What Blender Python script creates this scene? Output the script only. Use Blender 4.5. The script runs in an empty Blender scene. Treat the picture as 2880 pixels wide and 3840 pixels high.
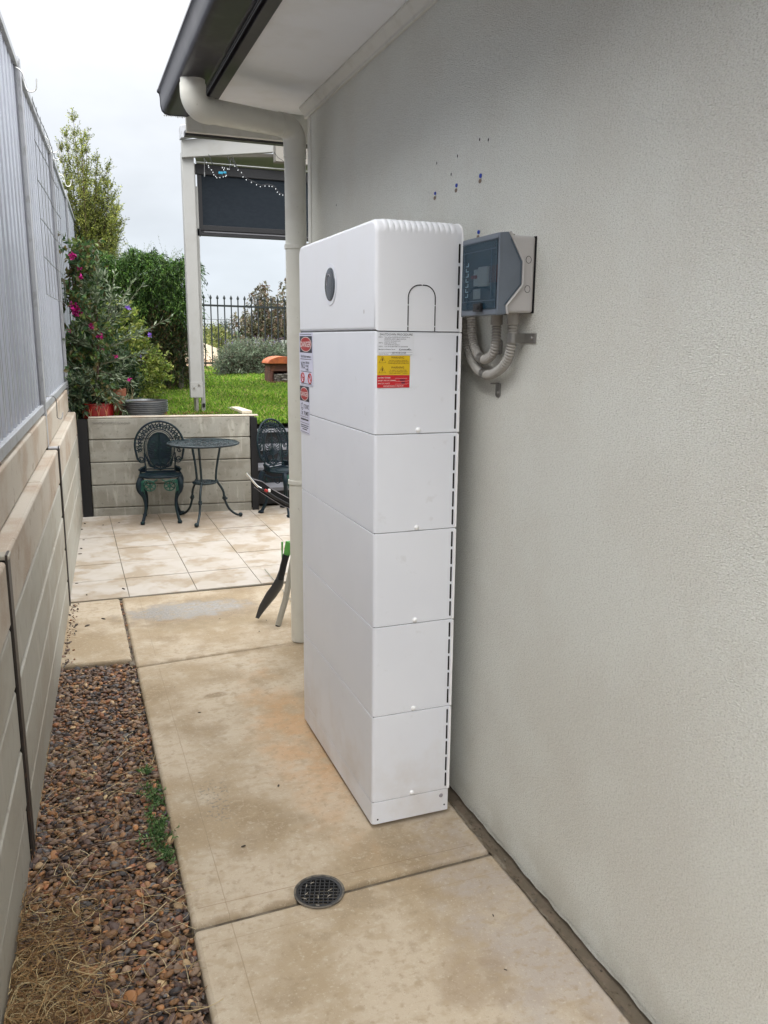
import bpy, bmesh, math, random
import numpy as np
from mathutils import Vector, Matrix

random.seed(7)
rng = np.random.default_rng(11)
S = bpy.context.scene
COL = S.collection
R = math.radians

# ------------------------------------------------------------------ camera
cd = bpy.data.cameras.new('camera')
cam = bpy.data.objects.new('camera', cd)
COL.objects.link(cam)
cam.location = (-0.74879, -2.02135, 1.41385)
cam.rotation_euler = (1.3626, -0.00902, -0.36560)
cd.sensor_fit = 'HORIZONTAL'
cd.sensor_width = 36
cd.lens = 38.19
cd.clip_start = 0.05
cd.clip_end = 2000
S.camera = cam
S.render.resolution_x = 768
S.render.resolution_y = 1024

# ------------------------------------------------------------------ sky, sun, exposure
SUN_EL, SUN_AZ = 50, -125          # azimuth of the sun in the x-y plane, degrees from +x
W = bpy.data.worlds.new('World')
S.world = W
W.use_nodes = True
nt = W.node_tree
for n in list(nt.nodes):
    nt.nodes.remove(n)
def wn(t, **k):
    n = nt.nodes.new(t)
    for a, b in k.items():
        setattr(n, a, b)
    return n
out = wn('ShaderNodeOutputWorld')
bg = wn('ShaderNodeBackground')
bg.inputs['Strength'].default_value = 0.1
sky = wn('ShaderNodeTexSky', sky_type='NISHITA', sun_disc=False)
sky.sun_elevation = R(SUN_EL)
sky.sun_rotation = R(90 - SUN_AZ)
tc = wn('ShaderNodeTexCoord')
sep = wn('ShaderNodeSeparateXYZ')
nt.links.new(tc.outputs['Generated'], sep.inputs[0])
ramp = wn('ShaderNodeValToRGB')      # overcast sky: bright towards the zenith, blue-grey low down
cr = ramp.color_ramp
stops = [(0.0, (0.160, 0.172, 0.183)), (0.06, (0.162, 0.175, 0.190)), (0.20, (0.178, 0.185, 0.194)),
         (0.36, (0.20, 0.203, 0.207)), (0.50, (0.98, 0.99, 1.0)), (0.75, (1.0, 1.0, 1.0)), (1.0, (0.88, 0.88, 0.88))]
while len(cr.elements) < len(stops):
    cr.elements.new(0.5)
for e, (p, c) in zip(cr.elements, stops):
    e.position = p
    e.color = (*c, 1)
nt.links.new(sep.outputs['Z'], ramp.inputs['Fac'])
mp = wn('ShaderNodeMapping')
mp.inputs['Scale'].default_value = (1.6, 1.6, 3.5)
nt.links.new(tc.outputs['Generated'], mp.inputs['Vector'])
noi = wn('ShaderNodeTexNoise')
noi.inputs['Scale'].default_value = 1.5
noi.inputs['Detail'].default_value = 5
noi.inputs['Roughness'].default_value = 0.55
nt.links.new(mp.outputs[0], noi.inputs['Vector'])
cl = wn('ShaderNodeMapRange')
cl.inputs['From Min'].default_value = 0.36
cl.inputs['From Max'].default_value = 0.60
cl.inputs['To Min'].default_value = 0.85
cl.inputs['To Max'].default_value = 1.04
nt.links.new(noi.outputs['Fac'], cl.inputs['Value'])
ml = wn('ShaderNodeVectorMath', operation='MULTIPLY')
nt.links.new(ramp.outputs['Color'], ml.inputs[0])
cmb = wn('ShaderNodeCombineXYZ')
for i in range(3):
    nt.links.new(cl.outputs[0], cmb.inputs[i])
nt.links.new(cmb.outputs[0], ml.inputs[1])
sc = wn('ShaderNodeVectorMath', operation='SCALE')
sc.inputs['Scale'].default_value = 32.0 * 1.0
nt.links.new(ml.outputs[0], sc.inputs[0])
mx = wn('ShaderNodeMix', data_type='RGBA')
mx.inputs['Factor'].default_value = 0.94
nt.links.new(sky.outputs['Color'], mx.inputs['A'])
nt.links.new(sc.outputs[0], mx.inputs['B'])
nt.links.new(mx.outputs['Result'], bg.inputs['Color'])
nt.links.new(bg.outputs[0], out.inputs['Surface'])

sd = bpy.data.lights.new('sun', 'SUN')
sd.energy = 1.2
sd.angle = R(40)
sd.color = (1.0, 0.97, 0.92)
sun = bpy.data.objects.new('sun', sd)
COL.objects.link(sun)
tosun = Vector((math.cos(R(SUN_EL)) * math.cos(R(SUN_AZ)), math.cos(R(SUN_EL)) * math.sin(R(SUN_AZ)), math.sin(R(SUN_EL))))
sun.rotation_euler = tosun.to_track_quat('Z', 'Y').to_euler()

S.view_settings.view_transform = 'Standard'
S.view_settings.look = 'None'
S.view_settings.exposure = 0.75
S.view_settings.gamma = 1.0
S.view_settings.use_curve_mapping = False

# ------------------------------------------------------------------ material helpers
MATS = {}
def M(name, base, rough=0.6, metal=0.0, var=(), bump=(), spec=0.5, coat=0.0, attr=None, transl=0.0,
      lines=(), alpha=1.0, transmission=0.0, ior=1.45, vmix=None):
    """var: (scale, detail, colour, lo, hi, factor, stretch);  bump: (scale, strength, distance, stretch, detail)
       lines: (axis, value, halfwidth, colour, factor, other_axis_min, other_axis_max)"""
    m = bpy.data.materials.new(name)
    m.use_nodes = True
    t = m.node_tree
    b = t.nodes['Principled BSDF']
    N = t.nodes.new
    L = t.links.new
    b.inputs['Roughness'].default_value = rough
    b.inputs['Metallic'].default_value = metal
    b.inputs['Specular IOR Level'].default_value = spec
    b.inputs['Coat Weight'].default_value = coat
    b.inputs['Transmission Weight'].default_value = transmission
    b.inputs['IOR'].default_value = ior
    b.inputs['Alpha'].default_value = alpha
    co = N('ShaderNodeTexCoord')
    if attr:
        a = N('ShaderNodeAttribute')
        a.attribute_name = attr
        cur = a.outputs['Color']
    else:
        rgb = N('ShaderNodeRGB')
        rgb.outputs[0].default_value = (*base, 1)
        cur = rgb.outputs[0]
    def noise(scale, detail, stretch, rough_=0.55, dist=0.0):
        mpn = N('ShaderNodeMapping')
        mpn.inputs['Scale'].default_value = stretch
        L(co.outputs['Object'], mpn.inputs['Vector'])
        nn = N('ShaderNodeTexNoise')
        nn.inputs['Scale'].default_value = scale
        nn.inputs['Detail'].default_value = detail
        nn.inputs['Roughness'].default_value = rough_
        nn.inputs['Distortion'].default_value = dist
        L(mpn.outputs[0], nn.inputs['Vector'])
        return nn.outputs['Fac']
    def mixc(fac, col):
        nonlocal cur
        x = N('ShaderNodeMix')
        x.data_type = 'RGBA'
        L(fac, x.inputs['Factor'])
        L(cur, x.inputs['A'])
        if isinstance(col, tuple):
            x.inputs['B'].default_value = (*col, 1)
        else:
            L(col, x.inputs['B'])
        cur = x.outputs['Result']
    def math_(op, a, b_=None, clamp=False):
        n = N('ShaderNodeMath')
        n.operation = op
        n.use_clamp = clamp
        for i, v in enumerate((a, b_)):
            if v is None:
                continue
            if isinstance(v, (int, float)):
                n.inputs[i].default_value = v
            else:
                L(v, n.inputs[i])
        return n.outputs[0]
    for v in var:
        scale, detail, col, lo, hi, fac = v[:6]
        st = v[6] if len(v) > 6 else (1, 1, 1)
        f = noise(scale, detail, st)
        mr = N('ShaderNodeMapRange')
        mr.inputs['From Min'].default_value = lo
        mr.inputs['From Max'].default_value = hi
        mr.inputs['To Min'].default_value = 0
        mr.inputs['To Max'].default_value = fac
        mr.interpolation_type = 'SMOOTHSTEP'
        L(f, mr.inputs['Value'])
        f = mr.outputs[0]
        if len(v) > 7:             # limit the stain to a soft blob: centre, radius (x, y, z)
            for blob in v[7:8]:
                (cx, cy, cz), (rx, ry, rz) = blob
                mpn = N('ShaderNodeMapping')
                mpn.vector_type = 'POINT'
                mpn.inputs['Location'].default_value = (-cx / rx, -cy / ry, -cz / rz)
                mpn.inputs['Scale'].default_value = (1 / rx, 1 / ry, 1 / rz)
                L(co.outputs['Object'], mpn.inputs['Vector'])
                ln = N('ShaderNodeVectorMath')
                ln.operation = 'LENGTH'
                L(mpn.outputs[0], ln.inputs[0])
                wob = noise(14, 4, (1, 1, 1))
                s_ = math_('ADD', ln.outputs['Value'], math_('MULTIPLY', math_('SUBTRACT', wob, 0.5), 1.1))
                mr2 = N('ShaderNodeMapRange')
                mr2.interpolation_type = 'SMOOTHSTEP'
                mr2.inputs['From Min'].default_value = v[8] if len(v) > 8 else 0.5
                mr2.inputs['From Max'].default_value = 1.0
                mr2.inputs['To Min'].default_value = 1
                mr2.inputs['To Max'].default_value = 0
                L(s_, mr2.inputs['Value'])
                f = math_('MULTIPLY', f, mr2.outputs[0])
        mixc(f, col)
    if lines:
        sp = N('ShaderNodeSeparateXYZ')
        L(co.outputs['Object'], sp.inputs[0])
        wv = noise(9, 3, (1, 1, 1))
        br = noise(60, 3, (1, 1, 1))
        for ax, val, hw, col, fac, lo, hi in lines:
            c = math_('ADD', sp.outputs[ax], math_('MULTIPLY', math_('SUBTRACT', wv, 0.5), hw * 3))
            d = math_('ABSOLUTE', math_('SUBTRACT', c, val))
            on = math_('LESS_THAN', d, hw)
            oth = sp.outputs[1 - ax]
            on = math_('MULTIPLY', on, math_('GREATER_THAN', oth, lo))
            on = math_('MULTIPLY', on, math_('LESS_THAN', oth, hi))
            on = math_('MULTIPLY', on, math_('MULTIPLY', br, 2 * fac), clamp=True)
            mixc(on, col)
    L(cur, b.inputs['Base Color'])
    prev = None
    for bb in bump:
        scale, strength, dist, st = bb[:4]
        det = bb[4] if len(bb) > 4 else 2
        f = noise(scale, det, st, dist=0.3)
        bn = N('ShaderNodeBump')
        bn.inputs['Strength'].default_value = strength
        bn.inputs['Distance'].default_value = dist
        L(f, bn.inputs['Height'])
        if prev is not None:
            L(prev, bn.inputs['Normal'])
        prev = bn.outputs[0]
    if prev is not None:
        L(prev, b.inputs['Normal'])
    if transl:
        o = t.nodes['Material Output']
        tr = N('ShaderNodeBsdfTranslucent')
        L(cur, tr.inputs['Color'])
        ms = N('ShaderNodeMixShader')
        ms.inputs[0].default_value = transl
        L(b.outputs[0], ms.inputs[1])
        L(tr.outputs[0], ms.inputs[2])
        L(ms.outputs[0], o.inputs['Surface'])
    MATS[name] = m
    return m

# ------------------------------------------------------------------ mesh helpers
class MB:
    def __init__(s):
        s.v = []; s.f = []; s.m = []; s.n = 0
    def add(s, v, f, mi=0):
        v = [tuple(p) for p in v]
        s.v += v
        s.f += [tuple(i + s.n for i in q) for q in f]
        s.m += [mi] * len(f)
        s.n += len(v)
        return s
    def box(s, x0, x1, y0, y1, z0, z1, mi=0):
        v = [(x, y, z) for z in (z0, z1) for y in (y0, y1) for x in (x0, x1)]
        return s.add(v, [(0, 2, 3, 1), (4, 5, 7, 6), (0, 1, 5, 4), (2, 6, 7, 3), (0, 4, 6, 2), (1, 3, 7, 5)], mi)
    def slab(s, p, q, h, th, z0, side=1, mi=0):
        """upright board from p to q (xy), thickness th to one side, z0..z0+h"""
        p = Vector(p); q = Vector(q)
        d = (q - p).normalized()
        n = Vector((-d.y, d.x)) * th * side
        b = [p, q, q + n, p + n]
        v = [(a.x, a.y, z) for z in (z0, z0 + h) for a in b]
        return s.add(v, [(0, 3, 2, 1), (4, 5, 6, 7), (0, 1, 5, 4), (1, 2, 6, 5), (2, 3, 7, 6), (3, 0, 4, 7)], mi)
    def prism(s, poly, axis, a, b, mi=0):
        """poly in the two other axes (x,y,z order), extruded along axis from a to b"""
        n = len(poly)
        def mk(p, t):
            r = list(p); r.insert(axis, t); return tuple(r)
        v = [mk(p, a) for p in poly] + [mk(p, b) for p in poly]
        f = [tuple(range(n)), tuple(range(2 * n - 1, n - 1, -1))] + [(i, (i + 1) % n, n + (i + 1) % n, n + i) for i in range(n)]
        return s.add(v, f, mi)
    def loft(s, rings, caps=True, mi=0, closed=False):
        n = len(rings[0])
        v = [p for r in rings for p in r]
        f = []
        k = len(rings)
        for i in range(k if closed else k - 1):
            for j in range(n):
                a = i * n + j; b = i * n + (j + 1) % n
                c = ((i + 1) % k) * n + (j + 1) % n; d = ((i + 1) % k) * n + j
                f.append((a, b, c, d))
        if caps and not closed:
            f.append(tuple(range(n - 1, -1, -1)))
            f.append(tuple((k - 1) * n + j for j in range(n)))
        return s.add(v, f, mi)
    def tube(s, pts, r, n=10, caps=True, closed=False, mi=0, flat=1.0, up=None):
        pts = [Vector(p) for p in pts]
        k = len(pts)
        rs = r if hasattr(r, '__len__') else [r] * k
        T = []
        for i in range(k):
            if closed:
                t = pts[(i + 1) % k] - pts[i - 1]
            else:
                t = pts[min(i + 1, k - 1)] - pts[max(i - 1, 0)]
            T.append(t.normalized() if t.length > 1e-9 else Vector((0, 0, 1)))
        u = Vector(up) if up else (Vector((0, 0, 1)) if abs(T[0].z) < 0.9 else Vector((1, 0, 0)))
        u = (u - T[0] * u.dot(T[0])).normalized()
        rings = []
        for i in range(k):
            u = (u - T[i] * u.dot(T[i]))
            u = u.normalized() if u.length > 1e-6 else T[i].orthogonal().normalized()
            w = T[i].cross(u)
            rings.append([tuple(pts[i] + (u * math.cos(a) * rs[i] + w * math.sin(a) * rs[i] * flat))
                          for a in (2 * math.pi * j / n for j in range(n))])
        return s.loft(rings, caps, mi, closed)
    def lathe(s, prof, c=(0, 0, 0), n=24, mi=0, axis=2, arc=None):
        rings = []
        for i in range(n):
            a = 2 * math.pi * i / n
            ring = []
            for r, z in prof:
                p = [r * math.cos(a), r * math.sin(a)]
                p.insert(axis, z)
                ring.append((c[0] + p[0], c[1] + p[1], c[2] + p[2]))
            rings.append(ring)
        k = len(prof)
        v = [p for r in rings for p in r]
        f = []
        for i in range(n):
            for j in range(k - 1):
                f.append((i * k + j, ((i + 1) % n) * k + j, ((i + 1) % n) * k + j + 1, i * k + j + 1))
        return s.add(v, f, mi)
    def disc(s, c, r, axis=2, n=24, mi=0, ry=None, th=None):
        ry = ry or r
        ring = []
        for i in range(n):
            a = 2 * math.pi * i / n
            p = [r * math.cos(a), ry * math.sin(a)]
            p.insert(axis, 0)
            ring.append((c[0] + p[0], c[1] + p[1], c[2] + p[2]))
        if th is None:
            return s.add(ring, [tuple(range(n))], mi)
        o = [0, 0, 0]; o[axis] = th
        return s.loft([ring, [(p[0] + o[0], p[1] + o[1], p[2] + o[2]) for p in ring]], True, mi)
    def ball(s, c, r, n=10, mi=0, sz=(1, 1, 1)):
        rings = []
        k = n // 2 + 1
        for i in range(1, k):
            ph = math.pi * i / k
            rings.append([(c[0] + r * sz[0] * math.sin(ph) * math.cos(2 * math.pi * j / n),
                           c[1] + r * sz[1] * math.sin(ph) * math.sin(2 * math.pi * j / n),
                           c[2] + r * sz[2] * math.cos(ph)) for j in range(n)])
        return s.loft(rings, True, mi)
    def move(s, mat):
        s.v = [tuple(mat @ Vector(p)) for p in s.v]
        return s

ORG = {}
def tag(o, label=None, cat=None, group=None, kind=None):
    if label: o['label'] = label
    if cat: o['category'] = cat
    if group: o['group'] = group
    if kind: o['kind'] = kind
    return o

def thing(name, label, cat, loc=(0, 0, 0), group=None, rotz=0.0):
    o = bpy.data.objects.new(name, None)
    o.empty_display_size = 0.05
    COL.objects.link(o)
    o.location = loc
    o.rotation_euler = (0, 0, rotz)
    ORG[o.name] = Vector(loc)
    return tag(o, label, cat, group)

def build(name, mb, mat, parent=None, bevel=0.0, smooth=35, label=None, local=False, segs=2, recalc=True):
    me = bpy.data.meshes.new(name)
    org = Vector((0, 0, 0))
    if parent is not None and not local:
        org = ORG[parent.name]
    me.from_pydata([(p[0] - org.x, p[1] - org.y, p[2] - org.z) for p in mb.v], [], mb.f)
    mats = mat if isinstance(mat, (list, tuple)) else [mat]
    for m in mats:
        me.materials.append(m)
    if len(mats) > 1:
        me.polygons.foreach_set('material_index', mb.m)
    if recalc:
        bm = bmesh.new(); bm.from_mesh(me)
        bmesh.ops.recalc_face_normals(bm, faces=bm.faces)
        bm.to_mesh(me); bm.free()
    if smooth:
        me.polygons.foreach_set('use_smooth', [True] * len(me.polygons))
        me.set_sharp_from_angle(angle=R(smooth))
    me.update()
    o = bpy.data.objects.new(name, me)
    COL.objects.link(o)
    if parent is not None:
        o.parent = parent
        ORG[o.name] = org
    else:
        ORG[o.name] = Vector((0, 0, 0))
    if bevel:
        b = o.modifiers.new('bevel', 'BEVEL')
        b.width = bevel; b.segments = segs; b.limit_method = 'ANGLE'; b.angle_limit = R(35)
    if smooth and len(me.polygons) < 20000:
        w_ = o.modifiers.new('normals', 'WEIGHTED_NORMAL')
        w_.keep_sharp = True
        w_.weight = 100
    if label: o['label'] = label
    return o

def bulk(name, verts, faces, mat, parent=None, colors=None, smooth=False):
    """large uniform meshes (leaves, grass, pebbles) from numpy arrays"""
    org = ORG[parent.name] if parent is not None else Vector((0, 0, 0))
    verts = (verts - np.array(org)).astype(np.float32)
    me = bpy.data.meshes.new(name)
    nf, k = faces.shape
    me.vertices.add(len(verts)); me.vertices.foreach_set('co', verts.ravel())
    me.loops.add(nf * k); me.loops.foreach_set('vertex_index', faces.astype(np.int32).ravel())
    me.polygons.add(nf)
    me.polygons.foreach_set('loop_start', np.arange(0, nf * k, k, dtype=np.int32))
    me.polygons.foreach_set('use_smooth', np.full(nf, smooth))
    me.update(calc_edges=True)
    if colors is not None:
        a = me.color_attributes.new('Col', 'FLOAT_COLOR', 'POINT')
        c4 = np.ones((len(verts), 4), np.float32); c4[:, :3] = colors
        a.data.foreach_set('color', c4.ravel())
    me.materials.append(mat)
    me.validate()
    o = bpy.data.objects.new(name, me)
    COL.objects.link(o)
    if parent is not None:
        o.parent = parent
        ORG[o.name] = org
    return o

def copy_tree(o, parent=None):
    c = o.copy(); COL.objects.link(c)
    if parent is not None:
        c.parent = parent
    for ch in list(o.children):
        copy_tree(ch, c)
    return c

def spline(pts, n=8):
    P = [Vector(p) for p in pts]
    P = [P[0] * 2 - P[1]] + P + [P[-1] * 2 - P[-2]]
    o = []
    for i in range(1, len(P) - 2):
        for k in range(n):
            t = k / n
            a, b, c, d = P[i - 1], P[i], P[i + 1], P[i + 2]
            o.append(0.5 * ((2 * b) + (c - a) * t + (2 * a - 5 * b + 4 * c - d) * t * t + (3 * b - a - 3 * c + d) * t ** 3))
    o.append(P[-2])
    return o

def unit(a):
    return a / np.maximum(np.linalg.norm(a, axis=-1, keepdims=True), 1e-9)

def leaf_arrays(P, D, Ln, Wd, colr, fold=0.25):
    n = len(P)
    rv = unit(rng.normal(size=(n, 3)))
    side = unit(np.cross(D, rv))
    nrm = np.cross(side, D)
    Ln = Ln[:, None]; Wd = Wd[:, None]
    a = P
    b = P + D * Ln * 0.45 + side * Wd * 0.5 + nrm * Wd * fold
    c = P + D * Ln
    d = P + D * Ln * 0.45 - side * Wd * 0.5 + nrm * Wd * fold
    v = np.stack([a, b, c, d], 1).reshape(-1, 3)
    f = np.arange(4 * n).reshape(n, 4)
    return v, f, np.repeat(colr, 4, axis=0)

def pick(cols, n, jit=0.15, w=None):
    cols = np.array(cols, float)
    w = None if w is None else np.array(w) / np.sum(w)
    c = cols[rng.choice(len(cols), n, p=w)]
    return np.clip(c * (1 + rng.normal(0, jit, (n, 1))), 0.004, 1)

def twigs(S0, D0, Ln, k, leafL, leafW, spread=0.8, bend=(0, 0, 0), cols=((.1, .2, .05),), jit=0.15, w=None, per_twig=0.2):
    """leaves along many twigs; returns arrays for leaves and for the twig stems"""
    T = len(S0)
    t = np.tile(np.linspace(0.12, 1, k), (T, 1)) + rng.normal(0, 0.03, (T, k))
    bend = np.array(bend)
    pos = S0[:, None] + D0[:, None] * (Ln[:, None, None] * t[..., None]) + bend * (Ln[:, None, None] * t[..., None] ** 2)
    dr = unit(D0[:, None] + 2 * bend * t[..., None])
    rv = rng.normal(size=(T, k, 3))
    perp = unit(np.cross(dr, rv))
    ld = unit(dr * (1 - spread * 0.5) + perp * spread)
    n = T * k
    c = pick(cols, n, jit, w)
    c = c * np.repeat(1 + rng.normal(0, per_twig, (T, 1)), k, axis=0)
    L_ = rng.uniform(0.7, 1.2, n) * leafL
    W_ = rng.uniform(0.8, 1.2, n) * leafW
    lv = leaf_arrays(pos.reshape(-1, 3), ld.reshape(-1, 3), L_, W_, np.clip(c, .003, 1))
    return lv, pos

def merge(parts):
    V, F, C_ = [], [], []
    n = 0
    for v, f, c in parts:
        V.append(v); F.append(f + n); C_.append(c); n += len(v)
    return np.concatenate(V), np.concatenate(F), np.concatenate(C_)

def stems(S0, pos, r0, colr):
    """thin four-sided stems following twig points"""
    T, k, _ = pos.shape
    pts = np.concatenate([S0[:, None], pos[:, ::max(1, k // 3)], pos[:, -1:]], 1)
    K = pts.shape[1]
    d = unit(pts[:, -1] - pts[:, 0])
    u = unit(np.cross(d, rng.normal(size=(T, 3)))); w = np.cross(d, u)
    rr = (r0 * np.linspace(1, 0.35, K))[None, :, None]
    ring = [pts + (u[:, None] * math.cos(a) + w[:, None] * math.sin(a)) * rr for a in (0, 2.09, 4.19)]
    v = np.stack(ring, 2).reshape(-1, 3)            # T,K,3
    f = []
    base = (np.arange(T) * K * 3)[:, None]
    for i in range(K - 1):
        for j in range(3):
            f.append(base + np.array([[i * 3 + j, i * 3 + (j + 1) % 3, (i + 1) * 3 + (j + 1) % 3, (i + 1) * 3 + j]]))
    f = np.concatenate(f, 0)
    return v, f, np.tile(np.array(colr, float), (len(v), 1))

def text_part(items, mat, parent, name='lettering'):
    """items: (string, size, origin, ux, uy, align, xscale); joined into one flat mesh"""
    V, F = [], []
    nrm_off = 0.0
    for s, size, org, ux, uy, al, xs in items:
        cu = bpy.data.curves.new('lettering_curve', 'FONT')
        cu.body = s; cu.size = size; cu.align_x = al; cu.resolution_u = 2
        cu.offset = size * 0.008
        ob = bpy.data.objects.new('lettering_curve', cu)
        COL.objects.link(ob)
        bpy.context.view_layer.update()
        dg = bpy.context.evaluated_depsgraph_get()
        me = bpy.data.meshes.new_from_object(ob.evaluated_get(dg))
        ux_, uy_, o_ = Vector(ux), Vector(uy), Vector(org)
        n = len(V)
        V += [tuple(o_ + ux_ * (v.co.x * xs) + uy_ * v.co.y) for v in me.vertices]
        F += [tuple(i + n for i in p.vertices) for p in me.polygons]
        bpy.data.objects.remove(ob); bpy.data.curves.remove(cu); bpy.data.meshes.remove(me)
    mb = MB(); mb.v = V; mb.f = F; mb.m = [0] * len(F)
    return build(name, mb, mat, parent, smooth=0, recalc=False)

# ------------------------------------------------------------------ materials
render_mat = M('cement_render', (0.815, 0.825, 0.765), 0.9, spec=0.2,
    var=[(3, 4, (0.76, 0.75, 0.68), .42, .62, .6), (1.3, 5, (0.70, 0.675, 0.61), .5, .7, .5), (260, 2, (0.50, 0.49, 0.44), .50, .64, .65, (1, .8, 1.9)), (210, 2, (0.88, 0.88, 0.85), .54, .64, .6, (1, .8, 1.9)), (7, 5, (0.52, 0.49, 0.40), .40, .62, .35, (1, 1, 1), ((0, -2.0, 0), (.5, 4.0, .17)), .2),
         (900, 0, (0.13, 0.12, 0.10), .74, .78, .7)],
    bump=[(260, 1.0, 0.0062, (1, .85, 1.6), 2), (130, .4, .004, (1, .9, 1.4), 2), (30, .2, 0.006, (1, 1, 1), 3), (6, .12, .02, (1, 1, 1), 3)])
trim_mat = M('painted_trim', (0.62, 0.61, 0.56), 0.55, var=[(20, 3, (0.54, 0.52, 0.46), .5, .7, .5)])
soffit_mat = M('soffit_paint', (0.80, 0.81, 0.83), 0.7, var=[(4, 4, (0.72, 0.72, 0.71), .45, .65, .6), (300, 1, (.2, .19, .16), .76, .8, .6)])
pipe_mat = M('painted_plastic_pipe', (0.62, 0.61, 0.55), 0.42, var=[(7, 4, (0.55, 0.53, 0.47), .5, .7, .6), (90, 2, (.28, .26, .22), .70, .76, .5, (1, 1, .4))])
gutter_mat = M('dark_gutter_steel', (0.014, 0.012, 0.018), 0.34, spec=0.3, var=[(12, 4, (0.05, 0.046, 0.052), .5, .7, .5)])
fascia_mat = M('dark_fascia', (0.045, 0.042, 0.045), 0.45, var=[(8, 3, (.03, .028, .03), .4, .6, .6)])
roof_mat = M('dark_roof_sheet', (0.07, 0.065, 0.075), 0.4)
foot_mat = M('damp_footing', (0.12, 0.095, 0.065), 0.95, var=[(14, 5, (0.20, 0.17, 0.13), .45, .6, .8), (30, 3, (.05, .045, .04), .5, .7, .6)], bump=[(60, .6, .01, (1, 1, 1))])
fill_mat = M('dark_mortar_fill', (0.13, 0.105, 0.075), 0.95, var=[(18, 5, (0.17, 0.13, 0.095), .42, .60, .8), (60, 4, (.09, .07, .05), .56, .70, .7)], bump=[(70, .6, .006, (1, 1, 1), 3)])  # coloured dark to match the gap between slab and wall
conc_lines = [(0, -0.459, 0.0012, (.25, .19, .12), .55, -3.2, 1.45), (1, -0.165, 0.0013, (.22, .15, .09), .6, -0.53, 0.25),
              (1, -0.30, 0.0010, (.26, .20, .13), .4, -0.53, 0.25), (1, 1.44, .0011, (.25, .2, .14), .5, -0.52, .2),
              (1, 1.62, .0012, (.25, .2, .14), .5, -0.52, .2), (0, -0.459, .0012, (.25, .2, .14), .5, 1.6, 2.5)]
concrete_mat = M('stained_concrete', (0.47, 0.392, 0.295), 0.85, spec=0.3, lines=conc_lines,
    var=[(2.0, 5, (0.33, 0.25, 0.155), .42, .60, .85), (5, 6, (0.50, 0.435, 0.345), .52, .70, .6),
         (3.1, 5, (0.28, 0.21, 0.13), .50, .66, .85), (18, 5, (0.30, 0.235, 0.155), .54, .70, .6), (60, 4, (.50, .44, .34), .55, .7, .5),
         (5, 5, (0.47, 0.27, 0.125), .34, .54, .62, (1, 1, 1), ((-0.06, 0.62, 0), (.19, .80, .5)), .25),
         (4, 4, (0.39, 0.345, 0.31), .3, .5, .75, (1, 1, 1), ((0.20, -0.75, 0), (.22, 1.1, .5)), .2),
         (30, 4, (0.24, 0.18, 0.11), .3, .5, .8, (1, 1, 1), ((-.27, 1.09, 0), (.06, .03, .5)), .5),
         (30, 4, (0.28, 0.22, 0.15), .3, .5, .7, (1, 1, 1), ((0.06, 0.98, 0), (.05, .045, .5)), .5),
         (6, 4, (0.23, 0.175, 0.115), .20, .34, .7, (1, 1, 1), ((-.20, 2.15, 0), (.46, .26, .5)), .55),
         (9, 5, (0.30, 0.285, 0.265), .20, .34, .95, (1, 1, 1), ((-.24, 2.21, 0), (.36, .17, .5)), .55),
         (60, 6, (0.40, 0.385, 0.37), .46, .60, .5, (1, 2, 1), ((-.12, 2.23, 0), (.28, .13, .5)), .4),
         (90, 6, (0.16, 0.15, 0.14), .50, .62, .7, (1, 2, 1), ((-.40, 2.19, 0), (.14, .12, .5)), .5),
         (5, 4, (0.30, 0.235, 0.15), .3, .5, .6, (1, 1, 1), ((-.1, 1.95, 0), (.5, .12, .5)), .4),
         (8, 5, (0.29, 0.215, 0.14), .3, .5, .6, (1, 1, 1), ((.02, -.62, 0), (.13, .10, .5)), .5),
         (8, 5, (0.27, 0.21, 0.14), .3, .5, .6, (1, 1, 1), ((-.10, -.28, 0), (.10, .05, .5)), .6),
         (12, 5, (0.25, 0.19, 0.12), .35, .55, .7, (1, 1, 1), ((-.1, -.2225, 0), (.6, .022, .5)), .5),
         (12, 5, (0.25, 0.19, 0.12), .35, .55, .6, (1, 1, 1), ((-.1, 1.53, 0), (.6, .03, .5)), .5),
         (420, 2, (0.16, 0.12, 0.075), .64, .72, .8), (48, 8, (0.29, 0.22, .14), .54, .72, .6), (140, 4, (0.56, 0.49, .38), .58, .70, .5), (35, 6, (.36, .28, .18), .50, .66, .5, (.6, 1, 1)),
         (90, 3, (.2, .18, .15), .52, .64, .8, (1, 1, 1), ((-.40, .33, 0), (.07, .2, .5)), .3)],
    bump=[(220, .35, .002, (1, 1, 1), 3), (25, .25, .004, (1, 1, 1))])
tile_mat = M('cream_pavers', (0.46, 0.42, 0.375), 0.75, spec=0.3,
    var=[(3.4, 4, (0.33, 0.265, 0.19), .46, .58, .9), (8, 4, (0.42, 0.37, 0.31), .45, .6, .6),
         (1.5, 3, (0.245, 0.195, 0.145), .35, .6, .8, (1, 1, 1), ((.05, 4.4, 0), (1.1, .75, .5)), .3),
         (260, 3, (0.33, 0.25, 0.17), .64, .74, .6), (45, 4, (0.50, 0.42, .33), .6, .72, .5)],
    bump=[(200, .15, .001, (1, 1, 1))])
grout_mat = M('paver_joint', (0.10, 0.085, 0.06), 0.95)
dirt_mat = M('brown_soil', (0.075, 0.052, 0.035), 1.0, var=[(40, 4, (0.03, .022, .016), .4, .6, .8)], bump=[(80, .8, .01, (1, 1, 1))])
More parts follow.
